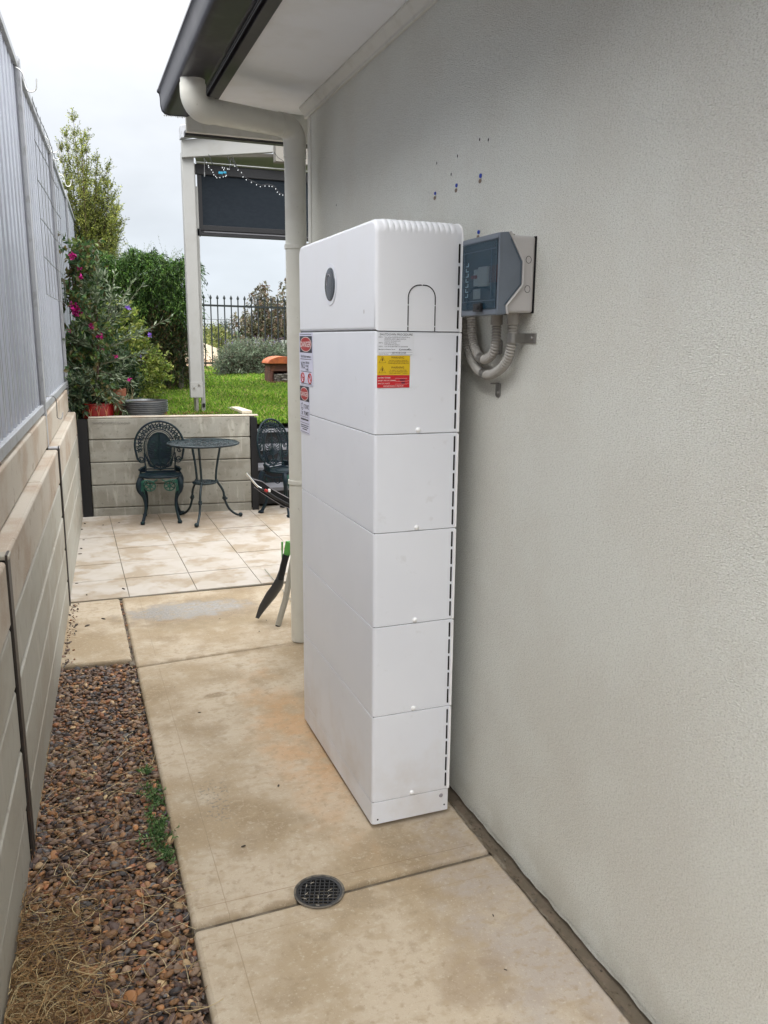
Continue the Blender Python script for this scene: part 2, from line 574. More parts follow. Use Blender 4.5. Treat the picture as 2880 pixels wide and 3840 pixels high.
sleeper_mat = M('concrete_sleeper', (0.40, 0.385, 0.335), 0.85, spec=0.3,
    var=[(2.5, 4, (0.33, 0.30, 0.245), .40, .62, .8, (1, .5, 1.5)), (9, 4, (0.46, 0.44, 0.39), .55, .72, .6, (2.5, 1.2, .5)),
         (22, 3, (.27, .25, .21), .57, .74, .5, (1.5, 1.5, .6)), (260, 2, (.2, .19, .16), .68, .75, .5)],
    bump=[(180, .22, .0025, (1, 1, 1), 3), (30, .2, .003, (1, 1, 1))])
sleeper_warm = M('weathered_top_sleeper', (0.46, 0.415, 0.35), 0.85, spec=0.3,
    var=[(4, 5, (0.37, 0.29, 0.22), .42, .62, .85, (1, .6, 1)), (14, 4, (.24, .18, .13), .60, .74, .7), (150, 3, (.58, .53, .47), .6, .7, .6)],
    bump=[(120, .3, .004, (1, 1, 1), 3)])
sleeper_back = M('mottled_sleeper', (0.31, 0.298, 0.26), 0.85, spec=0.3,
    var=[(5, 5, (0.24, 0.225, 0.19), .42, .62, .85, (1, 1, 1.3)), (12, 4, (0.42, 0.40, 0.35), .55, .7, .7, (2, 1, .4)),
         (30, 4, (.17, .16, .135), .58, .7, .6), (230, 2, (.15, .14, .12), .64, .72, .6)],
    bump=[(90, .35, .005, (1, 1, 1), 4), (20, .2, .005, (1, 1, 1))])
post_steel = M('dark_steel_post', (0.035, 0.028, 0.024), 0.5, var=[(20, 4, (.09, .05, .03), .58, .72, .6)])
black_paint = M('black_paint', (0.010, 0.010, 0.012), 0.45)
fence_mat = M('grey_fence_sheet', (0.44, 0.46, 0.52), 0.26, metal=0.25,
    var=[(3, 3, (0.38, 0.395, 0.44), .45, .62, .6, (1, 1, .4)), (50, 3, (.38, .39, .41), .6, .72, .35, (1, 1, .2))])
fence_rail = M('grey_fence_rail', (0.42, 0.43, 0.455), 0.42, metal=0.3, var=[(20, 4, (.27, .27, .27), .5, .7, .6)])
chan_mat = M('shaded_channel_steel', (0.15, 0.155, 0.175), 0.4, metal=0.2)  # darker tone carries the shade of the post recess
wire_mat = M('galvanised_wire', (0.20, 0.20, 0.20), 0.4, metal=0.7)
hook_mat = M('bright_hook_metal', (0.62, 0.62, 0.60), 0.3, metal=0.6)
bat_mat = M('white_powder_coat', (0.76, 0.78, 0.835), 0.42, spec=0.45, var=[(3, 3, (0.72, 0.74, 0.80), .4, .6, .5), (6, 5, (0.58, 0.52, 0.46), .35, .62, .45, (1, 1, 1), ((0, 0, 0), (2, 2, .30)), .1), (25, 5, (.60, .60, .62), .64, .76, .35), (70, 3, (.62, .61, .60), .72, .77, .25)])
bat_side = M('white_end_panel', (0.76, 0.775, 0.815), 0.5, spec=0.4, var=[(5, 4, (0.75, 0.76, 0.79), .45, .6, .5)])
bat_gap = M('dark_seam', (0.10, 0.10, 0.10), 0.8)
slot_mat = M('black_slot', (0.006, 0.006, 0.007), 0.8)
cap_mat = M('white_screw_cap', (0.86, 0.86, 0.87), 0.3)
lens_mat = M('dark_lens', (0.055, 0.065, 0.075), 0.18, coat=.3)
white_st = M('white_sticker', (0.74, 0.76, 0.80), 0.35, var=[(8, 2, (.68, .70, .76), .4, .6, .6)])
lilac_st = M('pale_sticker', (0.66, 0.66, 0.80), 0.35)
yellow_st = M('yellow_sticker', (0.68, 0.46, 0.012), 0.35)
red_st = M('red_sticker', (0.52, 0.014, 0.022), 0.35)
black_ink = M('black_ink', (0.02, 0.02, 0.035), 0.5)
brown_ink = M('dark_brown_ink', (0.10, 0.035, 0.008), 0.5)
white_ink = M('white_ink', (0.80, 0.72, 0.70), 0.5)
red_ink = M('red_ink', (0.40, 0.035, 0.035), 0.5)
box_light = M('pale_grey_plastic', (0.47, 0.455, 0.45), 0.42, var=[(10, 3, (.43, .42, .41), .4, .6, .6)])
box_dark = M('blue_grey_plastic', (0.135, 0.16, 0.195), 0.38, var=[(12, 3, (.115, .135, .165), .4, .6, .5)])
box_glass = M('smoky_window', (0.012, 0.05, 0.085), 0.06, alpha=0.42, spec=.5)
breaker_w = M('breaker_white', (0.62, 0.68, 0.68), 0.4)
breaker_d = M('breaker_dark', (0.06, 0.085, 0.11), 0.5)
breaker_r = M('breaker_red', (0.35, 0.03, 0.04), 0.5)
conduit_mat = M('grey_corrugated_conduit', (0.36, 0.345, 0.32), 0.5, var=[(30, 3, (.29, .275, .255), .45, .65, .6)])
clip_mat = M('zinc_clip', (0.30, 0.29, 0.27), 0.35, metal=0.8)
blue_plug = M('blue_wall_plug', (0.02, 0.06, 0.42), 0.5)
plug_dirt = M('hole_dust', (0.22, 0.17, 0.13), 1.0)
cream_paint = M('cream_post_paint', (0.30, 0.30, 0.29), 0.45, var=[(6, 4, (.26, .257, .24), .5, .7, .6)])
blind_mat = M('dark_blind_fabric', (0.018, 0.023, 0.029), 0.9, spec=0.1, var=[(30, 4, (.015, .019, .025), .4, .6, .7, (1, 1, 2)), (120, 2, (.012, .014, .018), .68, .74, .6)])
ceil_mat = M('pergola_ceiling', (0.24, 0.225, 0.20), 0.7)
chair_mat = M('green_black_cast_metal', (0.004, 0.014, 0.017), 0.5, metal=0.0, spec=0.28,
    var=[(26, 3, (0.006, 0.012, 0.022), .40, .60, .8), (40, 3, (0.012, 0.07, 0.045), .60, .74, .6)], bump=[(250, .3, .002, (1, 1, 1))])
chair_edge = M('worn_green_cast_metal', (0.016, 0.085, 0.058), 0.42, metal=0.1, var=[(60, 3, (.008, .025, .028), .45, .62, .8)])
table_mat = M('blue_black_cast_metal', (0.010, 0.022, 0.026), 0.38, metal=0.1, spec=0.45, var=[(35, 3, (.006, .009, .013), .45, .62, .8), (50, 2, (.04, .09, .10), .62, .72, .5)])
red_pot = M('red_glazed_pot', (0.19, 0.008, 0.008), 0.25, coat=.3, var=[(9, 3, (.12, .006, .006), .5, .7, .5)])
gold_line = M('tan_pot_pattern', (0.45, 0.20, 0.09), 0.5)
terra_mat = M('terracotta', (0.30, 0.105, 0.055), 0.8, var=[(12, 4, (.20, .075, .045), .5, .68, .7)])
galv_mat = M('galvanised_steel', (0.20, 0.21, 0.225), 0.33, metal=0.75, var=[(14, 4, (.25, .255, .26), .45, .6, .7), (30, 3, (.16, .13, .10), .64, .74, .6)])
soil_mat = M('potting_soil', (0.05, 0.035, 0.025), 1.0, bump=[(90, .8, .01, (1, 1, 1))])
leaf_mat = M('leaves', (0, 0, 0), 0.5, attr='Col', transl=0.28, spec=0.4)
grass_mat = M('grass_blades', (0, 0, 0), 0.5, attr='Col', transl=0.35, spec=0.3)
lawn_mat = M('lawn_soil', (0.07, 0.11, 0.022), 1.0, var=[(8, 4, (.055, .09, .018), .4, .6, .7)])
pebble_mat = M('pebbles', (0, 0, 0), 0.55, attr='Col', spec=0.4, bump=[(300, .15, .002, (1, 1, 1))])
straw_mat = M('dry_straw', (0, 0, 0), 0.7, attr='Col', transl=.15)
bark_mat = M('brown_bark', (0.10, 0.06, 0.04), 0.9, var=[(30, 4, (.05, .03, .022), .4, .6, .8)])
grey_bark = M('grey_bark', (0.26, 0.25, 0.21), 0.9, var=[(20, 4, (.15, .14, .12), .4, .6, .8)])
pink_mat = M('pink_petals', (0.62, 0.02, 0.26), 0.5, transl=.3)
purple_mat = M('violet_petals', (0.28, 0.16, 0.65), 0.5, transl=.3)
iron_mat = M('black_iron_fence', (0.025, 0.03, 0.032), 0.4, metal=.3)
rust_mat = M('rusted_steel', (0.42, 0.11, 0.035), 0.8, var=[(12, 4, (.28, .07, .03), .45, .62, .8), (50, 3, (.14, .05, .03), .6, .72, .6)])
rust_dark = M('dark_rusted_steel', (0.10, 0.04, 0.03), 0.85, var=[(12, 4, (.16, .06, .035), .5, .65, .8)])
ash_mat = M('pale_stones', (0.24, 0.22, 0.20), 0.9, var=[(30, 4, (.10, .09, .08), .45, .6, .8)])
cream_wall = M('cream_far_wall', (0.68, 0.56, 0.45), 0.8)
lime_mat = M('lime_green_plastic', (0.10, 0.33, 0.07), 0.4)
blackplas = M('dark_grey_plastic_blade', (0.045, 0.047, 0.050), 0.45, var=[(20, 4, (.08, .08, .078), .5, .68, .5)])
pvc_mat = M('grey_tube', (0.34, 0.325, 0.28), 0.5)
chrome_mat = M('chrome', (0.7, 0.7, 0.7), 0.12, metal=1.0)
drain_mat = M('black_drain_plastic', (0.018, 0.018, 0.019), 0.5, spec=.4)
drain_rim = M('drain_rim', (0.13, 0.11, 0.085), 0.6, var=[(40, 3, (.03, .028, .025), .45, .6, .7)])
bulb_mat = M('clear_bulb', (0.55, 0.58, 0.60), 0.15)
cyan_mat = M('blue_plastic', (0.02, 0.20, 0.32), 0.3)
seed_mat = M('dark_seed_husk', (0.05, 0.035, 0.025), 0.8)
grey_screw = M('grey_plug', (0.28, 0.26, 0.28), 0.5)
wetcob = M('timber_cap', (0.62, 0.55, 0.42), 0.7, var=[(10, 3, (.5, .42, .3), .45, .65, .7, (3, .5, 1))])
tread_mat = M('grey_tread', (0.20, 0.20, 0.22), 0.5)

# ================================================================== SETTING
g = MB()
def sheet(mb, x0, x1, y0, y1, z):
    mb.add([(x0, y0, z), (x1, y0, z), (x1, y1, z), (x0, y1, z)], [(0, 1, 2, 3)])
sheet(g, -300, 300, -300, 600, -0.16)
tag(build('ground', g, dirt_mat, smooth=0), kind='structure')

# concrete path slabs (rounded edges along the joints)
def slab_rot(y0l, y0r, y1l, y1r, xl, xr, name, label=None):
    mb = MB()
    v = [(xl, y0l), (xr, y0r), (xr, y1r), (xl, y1l)]
    mb.prism(v, 2, -0.12, 0.0)
    o = build(name, mb, concrete_mat, bevel=0.013, segs=3)
    tag(o, kind='structure')
    return o
near_slab = slab_rot(-3.6, -3.6, -0.240, -0.220, -0.552, 0.284, 'path')
mid_slab = slab_rot(-0.226, -0.206, 1.494, 1.563, -0.551, 0.284, 'path')
slab_rot(1.508, 1.577, 2.532, 2.505, -0.551, 0.60, 'path')
slab_rot(1.625, 1.600, 2.532, 2.532, -0.868, -0.562, 'path')
# joint filler
jf = MB(); jf.box(-0.549, 0.28, -0.25, -0.19, -0.10, -0.012); jf.box(-0.549, 0.60, 1.48, 1.60, -0.10, -0.012); jf.box(-0.575, -0.54, 1.55, 2.53, -0.1, -0.012)
tag(build('path_joint', jf, foot_mat), kind='structure')

# patio pavers on a dark joint bed
pv = MB()
for ix in range(-1, 12):
    for iy in range(0, 6):
        x0 = -0.508 + ix * 0.3735 + 0.0016; x1 = x0 + 0.3735 - 0.0032
        y0 = 2.545 + iy * 0.3765 + 0.0042; y1 = y0 + 0.3765 - 0.0084
        dz = random.uniform(-.0012, .0012)
        if x0 < -0.85 + .05 * 0: x0 = -0.862
        pv.box(x0, x1, y0, y1, -0.05, dz)
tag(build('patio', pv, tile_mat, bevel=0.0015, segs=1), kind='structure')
pb = MB(); pb.box(-0.9, 4.1, 2.534, 4.95, -0.1, -0.005)
pb.box(0.36, 4.1, 1.8, 2.534, -0.1, -0.004)
tag(build('patio_bed', pb, grout_mat), kind='structure')

# gravel bed soil
gb = MB(); gb.box(-1.0, -0.552, -3.6, 1.72, -0.14, -0.034)
tag(build('gravel_bed', gb, dirt_mat), kind='structure')

# lawn terrace behind the garden wall
def lawn_z(x, y):
    x = np.asarray(x, float); y = np.asarray(y, float)
    base = 0.772 + np.clip((y - 5.0) / 9.0, 0, 1) * 0.075
    low = np.minimum(base, .605 + (y - 4.95) * .105)
    t = np.clip((x - .56) / .10, 0, 1)
    return base * (1 - t) + low * t
lw = MB()
xs = [-.95, 0, .56, .60, .66, 1.5, 2.2, 3, 4.5, 12]
ys = [4.83, 4.9, 5.0, 5.2, 5.4, 5.6, 6.0, 6.4, 6.8, 7.2, 8, 9, 11, 14.2]
for i in range(len(ys) - 1):
    for k in range(len(xs) - 1):
        if xs[k] >= .60 and xs[k] < 2.15 and ys[i] < 5.35:
            if ys[i] < 5.35: continue
        lw.add([(x_, y_, float(lawn_z(x_, y_))) for x_, y_ in ((xs[k], ys[i]), (xs[k + 1], ys[i]), (xs[k + 1], ys[i + 1]), (xs[k], ys[i + 1]))], [(0, 1, 2, 3)])
lw.add([(-.95, 14.2, .847), (12, 14.2, .847), (12, 24, -.1), (-.95, 24, -.1)], [(0, 1, 2, 3)])
tag(build('lawn', lw, lawn_mat, smooth=0), kind='structure')

# ================================================================== HOUSE
XW = 0.322
HY = 1.742
house = thing('house', 'house side with pale cement-rendered wall, flat eave lining and dark gutter', 'house', (XW, HY, 0))
hb = MB()
hb.box(XW, 5.2, -2.7, HY, 0.006, 2.415)
build('wall', hb, render_mat, house, bevel=0.004)
hb = MB()      # ragged lower lip of the render
pts = [(-2.7 + i * 0.03) for i in range(int(5.54 / .03) + 1)]
top, bot = [], []
for y in pts:
    top.append((XW - 0.0025, y, 0.012)); bot.append((XW - 0.0025, y, 0.001 + random.uniform(-.004, .004)))
n = len(pts)
hb.add(top + bot, [(i, i + 1, n + i + 1, n + i) for i in range(n - 1)])
build('render_lip', hb, render_mat, house, smooth=0)
hb = MB(); hb.box(XW + 0.012, 5.0, -2.7, HY - .01, -0.15, 0.006)
build('footing', hb, foot_mat, house)
hb = MB(); hb.box(0.2845, XW + 0.0115, -2.7, HY - .01, -0.15, -0.016)
build('footing_fill', hb, fill_mat, house)
hb = MB(); hb.box(XW - 0.004, XW + .03, HY - 0.046, HY + 0.004, 0.02, 2.39)
build('corner_bead', hb, trim_mat, house, bevel=0.003)
# eave lining, cornice, fascia
hb = MB(); hb.box(-0.083, XW + .02, -2.7, 1.885, 2.420, 2.432)
build('eave_lining', hb, soffit_mat, house)
hb = MB(); hb.prism([(XW, 2.372), (XW, 2.4195), (XW - 0.036, 2.4195), (XW - 0.036, 2.412), (XW - 0.012, 2.384), (XW - .012, 2.372)], 1, -2.7, HY + .02)
build('cornice', hb, trim_mat, house, bevel=0.002)
hb = MB(); hb.box(-0.122, -0.078, -2.7, 1.90, 2.398, 2.50)
build('fascia', hb, fascia_mat, house, bevel=0.003)
hb = MB(); hb.box(-0.125, -0.120, -2.7, 1.90, 2.43, 2.436)
build('fascia_trim', hb, fascia_mat, house)
# gable-end return under the eave
hb = MB(); hb.box(-0.19, 5.2, 1.90, 1.925, 2.305, 2.47)
build('eave_end_board', hb, trim_mat, house, bevel=0.002)
hb = MB(); hb.box(-0.192, 5.2, 1.926, 1.965, 2.295, 2.318)
build('eave_end_flashing', hb, fascia_mat, house, bevel=0.002)
# crumbly dirt edge between slab and footing
hb = MB(); ya = [-2.6 + i * .012 for i in range(360)]
w1 = 0; va, vb = [], []
for i, y in enumerate(ya):
    w1 = .75 * w1 + random.gauss(0, .0028)
    va.append((.279 + w1 * .5 + .003 * math.sin(y * 9), y, .0012)); vb.append((.2865, y, .0006))
hb.add(va + vb, [(i, i + 1, len(ya) + i + 1, len(ya) + i) for i in range(len(ya) - 1)])
for i in range(420):
    y = random.uniform(-1.9, 1.7); hb.ball((.286 + abs(random.gauss(0, .016)), y, -.016 + random.uniform(0, .003)), random.uniform(.0015, .0045), 6, sz=(1, 1, .6))
build('footing_edge', hb, foot_mat, house, smooth=0)
# roof
hb = MB(); hb.prism([(-0.20, 2.49), (-0.13, 2.47), (5.2, 4.3), (5.2, 4.34), (-0.20, 2.51)], 1, -2.7, 1.96)
build('roof', hb, roof_mat, house, smooth=0)
hb = MB(); hb.prism([(-0.10, 2.434), (5.2, 2.434), (5.2, 4.29), (-0.10, 2.478)], 1, 1.80, 1.898)
build('gable_end', hb, trim_mat, house, smooth=0)

# gutter: quad profile with rolled bead
prof = [(-0.302, 2.462), (-0.310, 2.456), (-0.311, 2.446), (-0.303, 2.440), (-0.300, 2.425), (-0.299, 2.392), (-0.294, 2.372), (-0.282, 2.361), (-0.262, 2.357), (-0.188, 2.360), (-0.176, 2.366), (-0.130, 2.425)]
inner = [(-0.133, 2.430), (-0.18, 2.372), (-0.262, 2.363), (-0.279, 2.367), (-0.290, 2.377), (-0.294, 2.395), (-0.295, 2.43), (-.298, 2.452)]
gu = MB(); gu.prism(prof + inner, 1, -2.7, 1.865)
gutter = build('gutter', gu, gutter_mat, house, smooth=50)
gu = MB(); gu.prism([(p[0] - .0015 * (1 if p[0] < -.2 else -1), p[1] - .0015) for p in prof] + [(-0.13, 2.462)], 1, 1.866, 1.872)
ec = build('end_cap', gu, gutter_mat, house, bevel=0.001)
ec.parent = gutter
gu = MB()
for i in range(12):
    a = 1.874
    gu.ball((-0.285 + i * .0095, a - .004, 2.357 - random.uniform(0, .004)), 0.0035, 6)
dr = build('sealant', gu, trim_mat, house); dr.parent = gutter

# downpipe with elbows
PR = 0.0455
dpp = []
top = [(-0.240, 1.335, 2.362), (-0.240, 1.335, 2.345), (-.240, 1.335, 2.330)]
a = Vector((-0.240, 1.335, 2.262)); b = Vector((0.214, 1.572, 2.288)); dn = (b - a).normalized()
arc1 = [a + dn * 0.052 * (1 - math.cos(t)) + Vector((0, 0, 0.052 * (1 - math.sin(t)))) for t in [math.pi / 2 * k / 8 for k in range(9)]]
b0 = b - dn * 0.06
arc2 = [b0 + dn * 0.06 * math.sin(t) + Vector((0, 0, -0.06 * (1 - math.cos(t)))) for t in [math.pi / 2 * k / 8 for k in range(9)]]
path = top + arc1 + arc2
low = [Vector((b.x, b.y, z)) for z in (2.19, 1.2, 0.004)]
dp = MB(); dp.tube(path + low, PR, n=32, caps=True)
downpipe = build('downpipe', dp, pipe_mat, house, smooth=40)
# sockets of the elbows, slightly larger
sk = MB(); sk.tube([(-.240, 1.335, 2.345), (-.240, 1.335, 2.325)] + arc1[0:1] + arc1 + [arc1[-1] + dn * 0.030], PR + 0.0028, n=32)
so = build('elbow', sk, pipe_mat, house, smooth=40); so.parent = downpipe
sk = MB(); sk.tube([arc2[0] - dn * 0.03] + arc2 + [Vector((b.x, b.y, 2.185)), Vector((b.x, b.y, 2.165))], PR + 0.0028, n=32)
so = build('elbow', sk, pipe_mat, house, smooth=40); so.parent = downpipe
for z in (1.805, 0.772):
    ck = MB(); ck.tube([(b.x, b.y, z - .010), (b.x, b.y, z + .010)], PR + 0.0045, n=32)
    ck.box(b.x + .030, XW, b.y - 0.05, b.y - .043, z - .010, z + .010)
    ck.box(b.x + .030, b.x + .05, b.y - 0.055, b.y - .040, z - .012, z + .012)
    o = build('pipe_bracket', ck, pipe_mat, house, bevel=.001); o.parent = downpipe
# blue wall plugs and drill holes left in the render
for (y, z, r) in ((0.353, 1.847, .0045), (0.206, 1.846, .005), (0.059, 1.847, .0056), (0.060, 1.703, .005)):
    p = MB(); p.lathe([(r * .35, -.001), (r * .45, -.0035), (r, -.003), (r * 1.1, .001)], (XW, y, z), 12, axis=0)
    o = build('wall_plug', p, blue_plug, house)
    p = MB(); p.disc((XW - .0016, y + .002, z - .013), .009, axis=0, n=9, ry=.006)
    o = build('dust_mark', p, plug_dirt, house, smooth=0, recalc=False)
for (y, z) in ((0.345, 1.931), (0.204, 1.924), (0.243, 1.882), (0.07, 1.94), (0.02, 1.929), (1.33, 1.95), (.28, .60)):
    p = MB(); p.disc((XW - .0016, y, z), .0032, axis=0, n=8, ry=.0045)
    build('drill_hole', p, slot_mat, house, smooth=0, recalc=False)

# ================================================================== LEFT RETAINING WALL AND FENCE
LA, LB = -0.943, 0.049
def lx(y, off=0.0): return LA + LB * y - off
lwall = thing('retaining_wall', 'stepped concrete sleeper retaining wall under the metal fence, left of the gravel', 'retaining wall', (lx(0), 0, 0))
bays = [(-2.7, -2.02), (-1.98, 0.225), (0.285, 2.475), (2.535, 4.76)]
heights = [(-0.16, 0.143), (0.147, 0.316), (0.320, 0.490), (0.494, 0.664), (0.668, 0.846)]
for bi, (y0, y1) in enumerate(bays):
    for hi, (z0, z1) in enumerate(heights):
        dx = random.uniform(-.002, .002)
        s_ = MB().slab((lx(y0) + dx, y0), (lx(y1) + dx, y1), z1 - z0, 0.075, z0, side=1)
        build('sleeper', s_, sleeper_warm if hi == 4 else sleeper_mat, lwall, bevel=0.0085, segs=2)
    if bi < 4:      # upper sleeper, set back
        s_ = MB().slab((lx(y0, .05), y0 - (.03 if bi else 0)), (lx(y1, .05), y1 + .03), 0.166, 0.07, 0.850, side=1)
        build('upper_sleeper', s_, sleeper_warm, lwall, bevel=0.008)
    s_ = MB().slab((lx(y0, .068), y0 - .03), (lx(y1, .068), y1 + .03), 0.9, 0.012, -0.1, side=1)
    build('backing', s_, foot_mat, lwall)
for y in (-2.0, 0.255, 2.505):
    s_ = MB()
    s_.slab((lx(y - .026, -.006), y - .026), (lx(y + .026, -.006), y + .026), 1.02, 0.006, -0.16, side=1)      # flange
    s_.slab((lx(y - .003, 0), y - .003), (lx(y + .003, 0), y + .003), 1.01, 0.09, -0.16, side=1)               # web
    build('steel_post', s_, post_steel, lwall)
cap = MB(); cap.slab((lx(.229, -.010), .229), (lx(.281, -.010), .281), .012, .10, .846)
build('post_cap', cap, sleeper_mat, lwall, bevel=.003)
cap = MB(); cap.slab((lx(2.48, -.008), 2.48), (lx(2.53, -.008), 2.53), .010, .055, .846)
build('post_cap', cap, fence_rail, lwall, bevel=.002)

fence = thing('metal_fence', 'tall grey corrugated steel fence standing on the retaining wall', 'fence', (lx(0, .08), 0, 1.0))
panels = [(-2.7, -1.86, 1.03, 2.665, 2.665), (-1.82, 0.19, 1.03, 2.665, 2.67), (0.23, 2.555, 1.03, 2.675, 2.70), (2.60, 4.90, 1.03, 2.70, 2.775),
          (4.95, 7.2, 0.80, 2.79, 2.81), (7.25, 9.5, .82, 2.85, 2.87), (9.55, 11.9, .84, 2.86, 2.88), (11.95, 14.2, .84, 2.87, 2.88)]
OFF = 0.075
for (y0, y1, zb, zt0, zt1) in panels:
    p = MB()
    nrib = int((y1 - y0) / 0.150)
    per = (y1 - y0) / nrib
    v = []; ring = []
    for i in range(nrib):
        for (t, d) in ((0, 0), (.10, .004), (.16, .004), (.26, 0), (.32, 0), (.42, .038), (.60, .038), (.64, .034), (.72, .034), (.76, .038), (.90, .038)):
            y = y0 + (i + t) * per
            ring.append((y, d))
    ring.append((y1, 0))
    m_ = len(ring)
    for z_ in (0, 1):
        for (y, d) in ring:
            zt = zt0 + (zt1 - zt0) * (y - y0) / (y1 - y0) - .02
            v.append((lx(y, OFF + .034) + d, y, zt if z_ else zb + .012))
    p.add(v, [(i, i + 1, m_ + i + 1, m_ + i) for i in range(m_ - 1)])
    o = build('panel', p, fence_mat, fence, smooth=0, recalc=False)
    so = o.modifiers.new('thickness', 'SOLIDIFY'); so.thickness = .0012
    for (za, zb_, h, rn) in ((zt0 - .036, zt1 - .036, .036, 'top_rail'), (zb, zb, .042, 'bottom_rail')):
        rl = MB()
        a0, a1 = (lx(y0, OFF - .020), y0), (lx(y1, OFF - .020), y1)
        n0, n1 = (lx(y0, OFF + .02), y0), (lx(y1, OFF + .02), y1)
        vv = [(*a0, za), (*a1, zb_), (*n1, zb_), (*n0, za), (*a0, za + h), (*a1, zb_ + h), (*n1, zb_ + h), (*n0, za + h)]
        rl.add(vv, [(0, 3, 2, 1), (4, 5, 6, 7), (0, 1, 5, 4), (1, 2, 6, 5), (2, 3, 7, 6), (3, 0, 4, 7)])
        build(rn, rl, fence_rail, fence, bevel=.003)
for (y, z0, z1) in ((-1.84, .85, 2.68), (0.21, .85, 2.69), (2.578, .85, 2.735), (4.925, .80, 2.83), (7.225, .8, 2.87), (9.525, .8, 2.92), (11.925, .8, 2.93)):
    p = MB()
    for k, w in ((-.045, .03), (-.012, .024), (.015, .03)):
        p.slab((lx(y, OFF - .026 + (.006 if k == -.012 else 0)), y + k), (lx(y + .05, OFF - .026 + (.006 if k == -.012 else 0)), y + k + w), z1 - z0 - abs(k), .05, z0)
    build('post', p, fence_rail, fence, bevel=.002)
    p = MB().slab((lx(y - .085, OFF - .010), y - .085), (lx(y - .045, OFF - .010), y - .045), z1 - z0 - .03, .04, z0)  # plain box coloured as the shaded recess beside the post
    build('post_recess_shade', p, chan_mat, fence)

# wire trellis hung from hooks over the fence
tre = thing('wire_trellis', 'wire mesh trellis hanging on the fence beside the pink-flowered climber', 'trellis', (lx(3.5), 3.5, 2.0))
tw = MB()
TY0, TY1 = 2.50, 4.45
for k in range(6):
    z0 = 2.52 - k * .18
    z1 = 2.62 - k * .195
    ptsw = [(lx(TY0 + (TY1 - TY0) * t, .0 + .003 * math.sin(t * 9 + k)), TY0 + (TY1 - TY0) * t, z0 + (z1 - z0) * t) for t in [i / 12 for i in range(13)]]
    tw.tube(ptsw, .0021, n=6)
for k in range(9):
    t = k / 8
    y = TY0 + (TY1 - TY0) * t
    tw.tube([(lx(y, -.002), y, 2.52 + .10 * t + .01), (lx(y + .02, .004), y + .02, 2.1), (lx(y, -.002), y, 1.62 + .03 * t)], .0013, n=6)
build('mesh', tw, wire_mat, tre)
for i, (y, z, lb) in enumerate(((2.50, 2.52, 'white double hook on the fence top, nearest of the trellis hooks'), (4.28, 2.60, 'white double hook on the fence top, middle of the trellis hooks'),
                                (4.52, 2.60, 'white double hook on the fence top just behind the middle one'), (6.4, 2.73, 'white double hook on the far fence top, beyond the trellis'))):
    h = thing('fence_hook', lb, 'hook', (lx(y), y, z), 'hooks over the fence top')
    w = MB()
    zz = z + .12
    w.tube(spline([(lx(y, .10), y, zz - .07), (lx(y, .095), y, zz + .0), (lx(y, .065), y, zz + .012), (lx(y, .035), y, zz - .01), (lx(y, .03), y, zz - .05), (lx(y, .018), y, zz - .085), (lx(y, -.004), y, zz - .088), (lx(y, -.022), y, zz - .07), (lx(y, -.026), y, zz - .03)], 5), .0034, n=8)
    build('hook_wire', w, hook_mat, h)
h = thing('wire_hook', 'small bent wire hook hanging from the lower fence rail', 'hook', (lx(2.9, .03), 2.95, 1.07))
w = MB(); w.tube(spline([(lx(2.85, .10), 2.80, 1.088), (lx(2.88, .04), 2.86, 1.095), (lx(2.92, .02), 2.93, 1.07), (lx(2.95, .02), 2.95, 1.0), (lx(2.95, .02), 2.97, .965), (lx(2.95, 0), 3.02, .955), (lx(2.95, -.01), 3.06, .985)], 5), .0026, n=7)
build('hook_wire', w, wire_mat, h)

# ================================================================== BACK RETAINING WALL
def byy(x, off=0.0): return 4.736 - 0.115 * x + off
bw = thing('garden_wall', 'low mottled concrete sleeper wall with dark end posts behind the bistro set', 'retaining wall', (0, 4.736, 0))
for (z0, z1) in ((-.1, .064), (.068, .249), (.253, .433), (.437, .615), (.619, .786)):
    o_ = MB().slab((-0.628, byy(-.628) + random.uniform(-.002, .002)), (0.63, byy(.63)), z1 - z0, .08, z0, side=1)
    build('sleeper', o_, sleeper_back, bw, bevel=.008)
o_ = MB().slab((-.63, byy(-.63, .082)), (.64, byy(.64, .082)), .86, .01, -.1, side=1)
build('backing', o_, foot_mat, bw)
for xa, xb in ((-.706, -.632), (.634, .688)):
    o_ = MB()
    o_.slab((xa, byy(xa, -.008)), (xb, byy(xb, -.008)), .86, .008, -.08, side=1)
    xm = (xa + xb) / 2
    o_.slab((xm - .004, byy(xm)), (xm + .004, byy(xm)), .86, .11, -.08, side=1)
    o_.slab((xa, byy(xa, .10)), (xb, byy(xb, .10)), .86, .008, -.08, side=1)
    build('end_post', o_, black_paint, bw, bevel=.0015)
o_ = MB().slab((-.62, byy(-.62, .0)), (.70, byy(.70, .0)), .012, .085, .787)
build('top_strip', o_, sleeper_warm, bw, bevel=.004)
# pencil scrawl on the top sleeper
sc_ = MB()
x0 = -.58
for i in range(11):
    xx = x0 + i * .026
    ptsx = [(xx + .012 * math.cos(t * 1.3 + i) , byy(xx) - .0055, .752 - i * .0006 + .007 * math.sin(t * (1 + .3 * (i % 3)))) for t in [k * .7 for k in range(8)]]
    sc_.tube(ptsx, .0011, n=4)
build('scrawl', sc_, M('pencil_grey', (.14, .13, .12), .8), bw)
# return wall running back beside the steps with timber cap
rw = thing('return_wall', 'short sleeper wall with pale cap running back beside the steps', 'retaining wall', (.64, 5.1, 0))
o_ = MB(); o_.box(.60, .675, 4.86, 5.55, -.1, .795)
build('sleeper', o_, sleeper_back, rw, bevel=.006)
o_ = MB(); o_.prism([(.595, 4.80), (.68, 4.80), (.655, 5.25), (.585, 5.25)], 2, .796, .822)
build('cap', o_, wetcob, rw, bevel=.003)

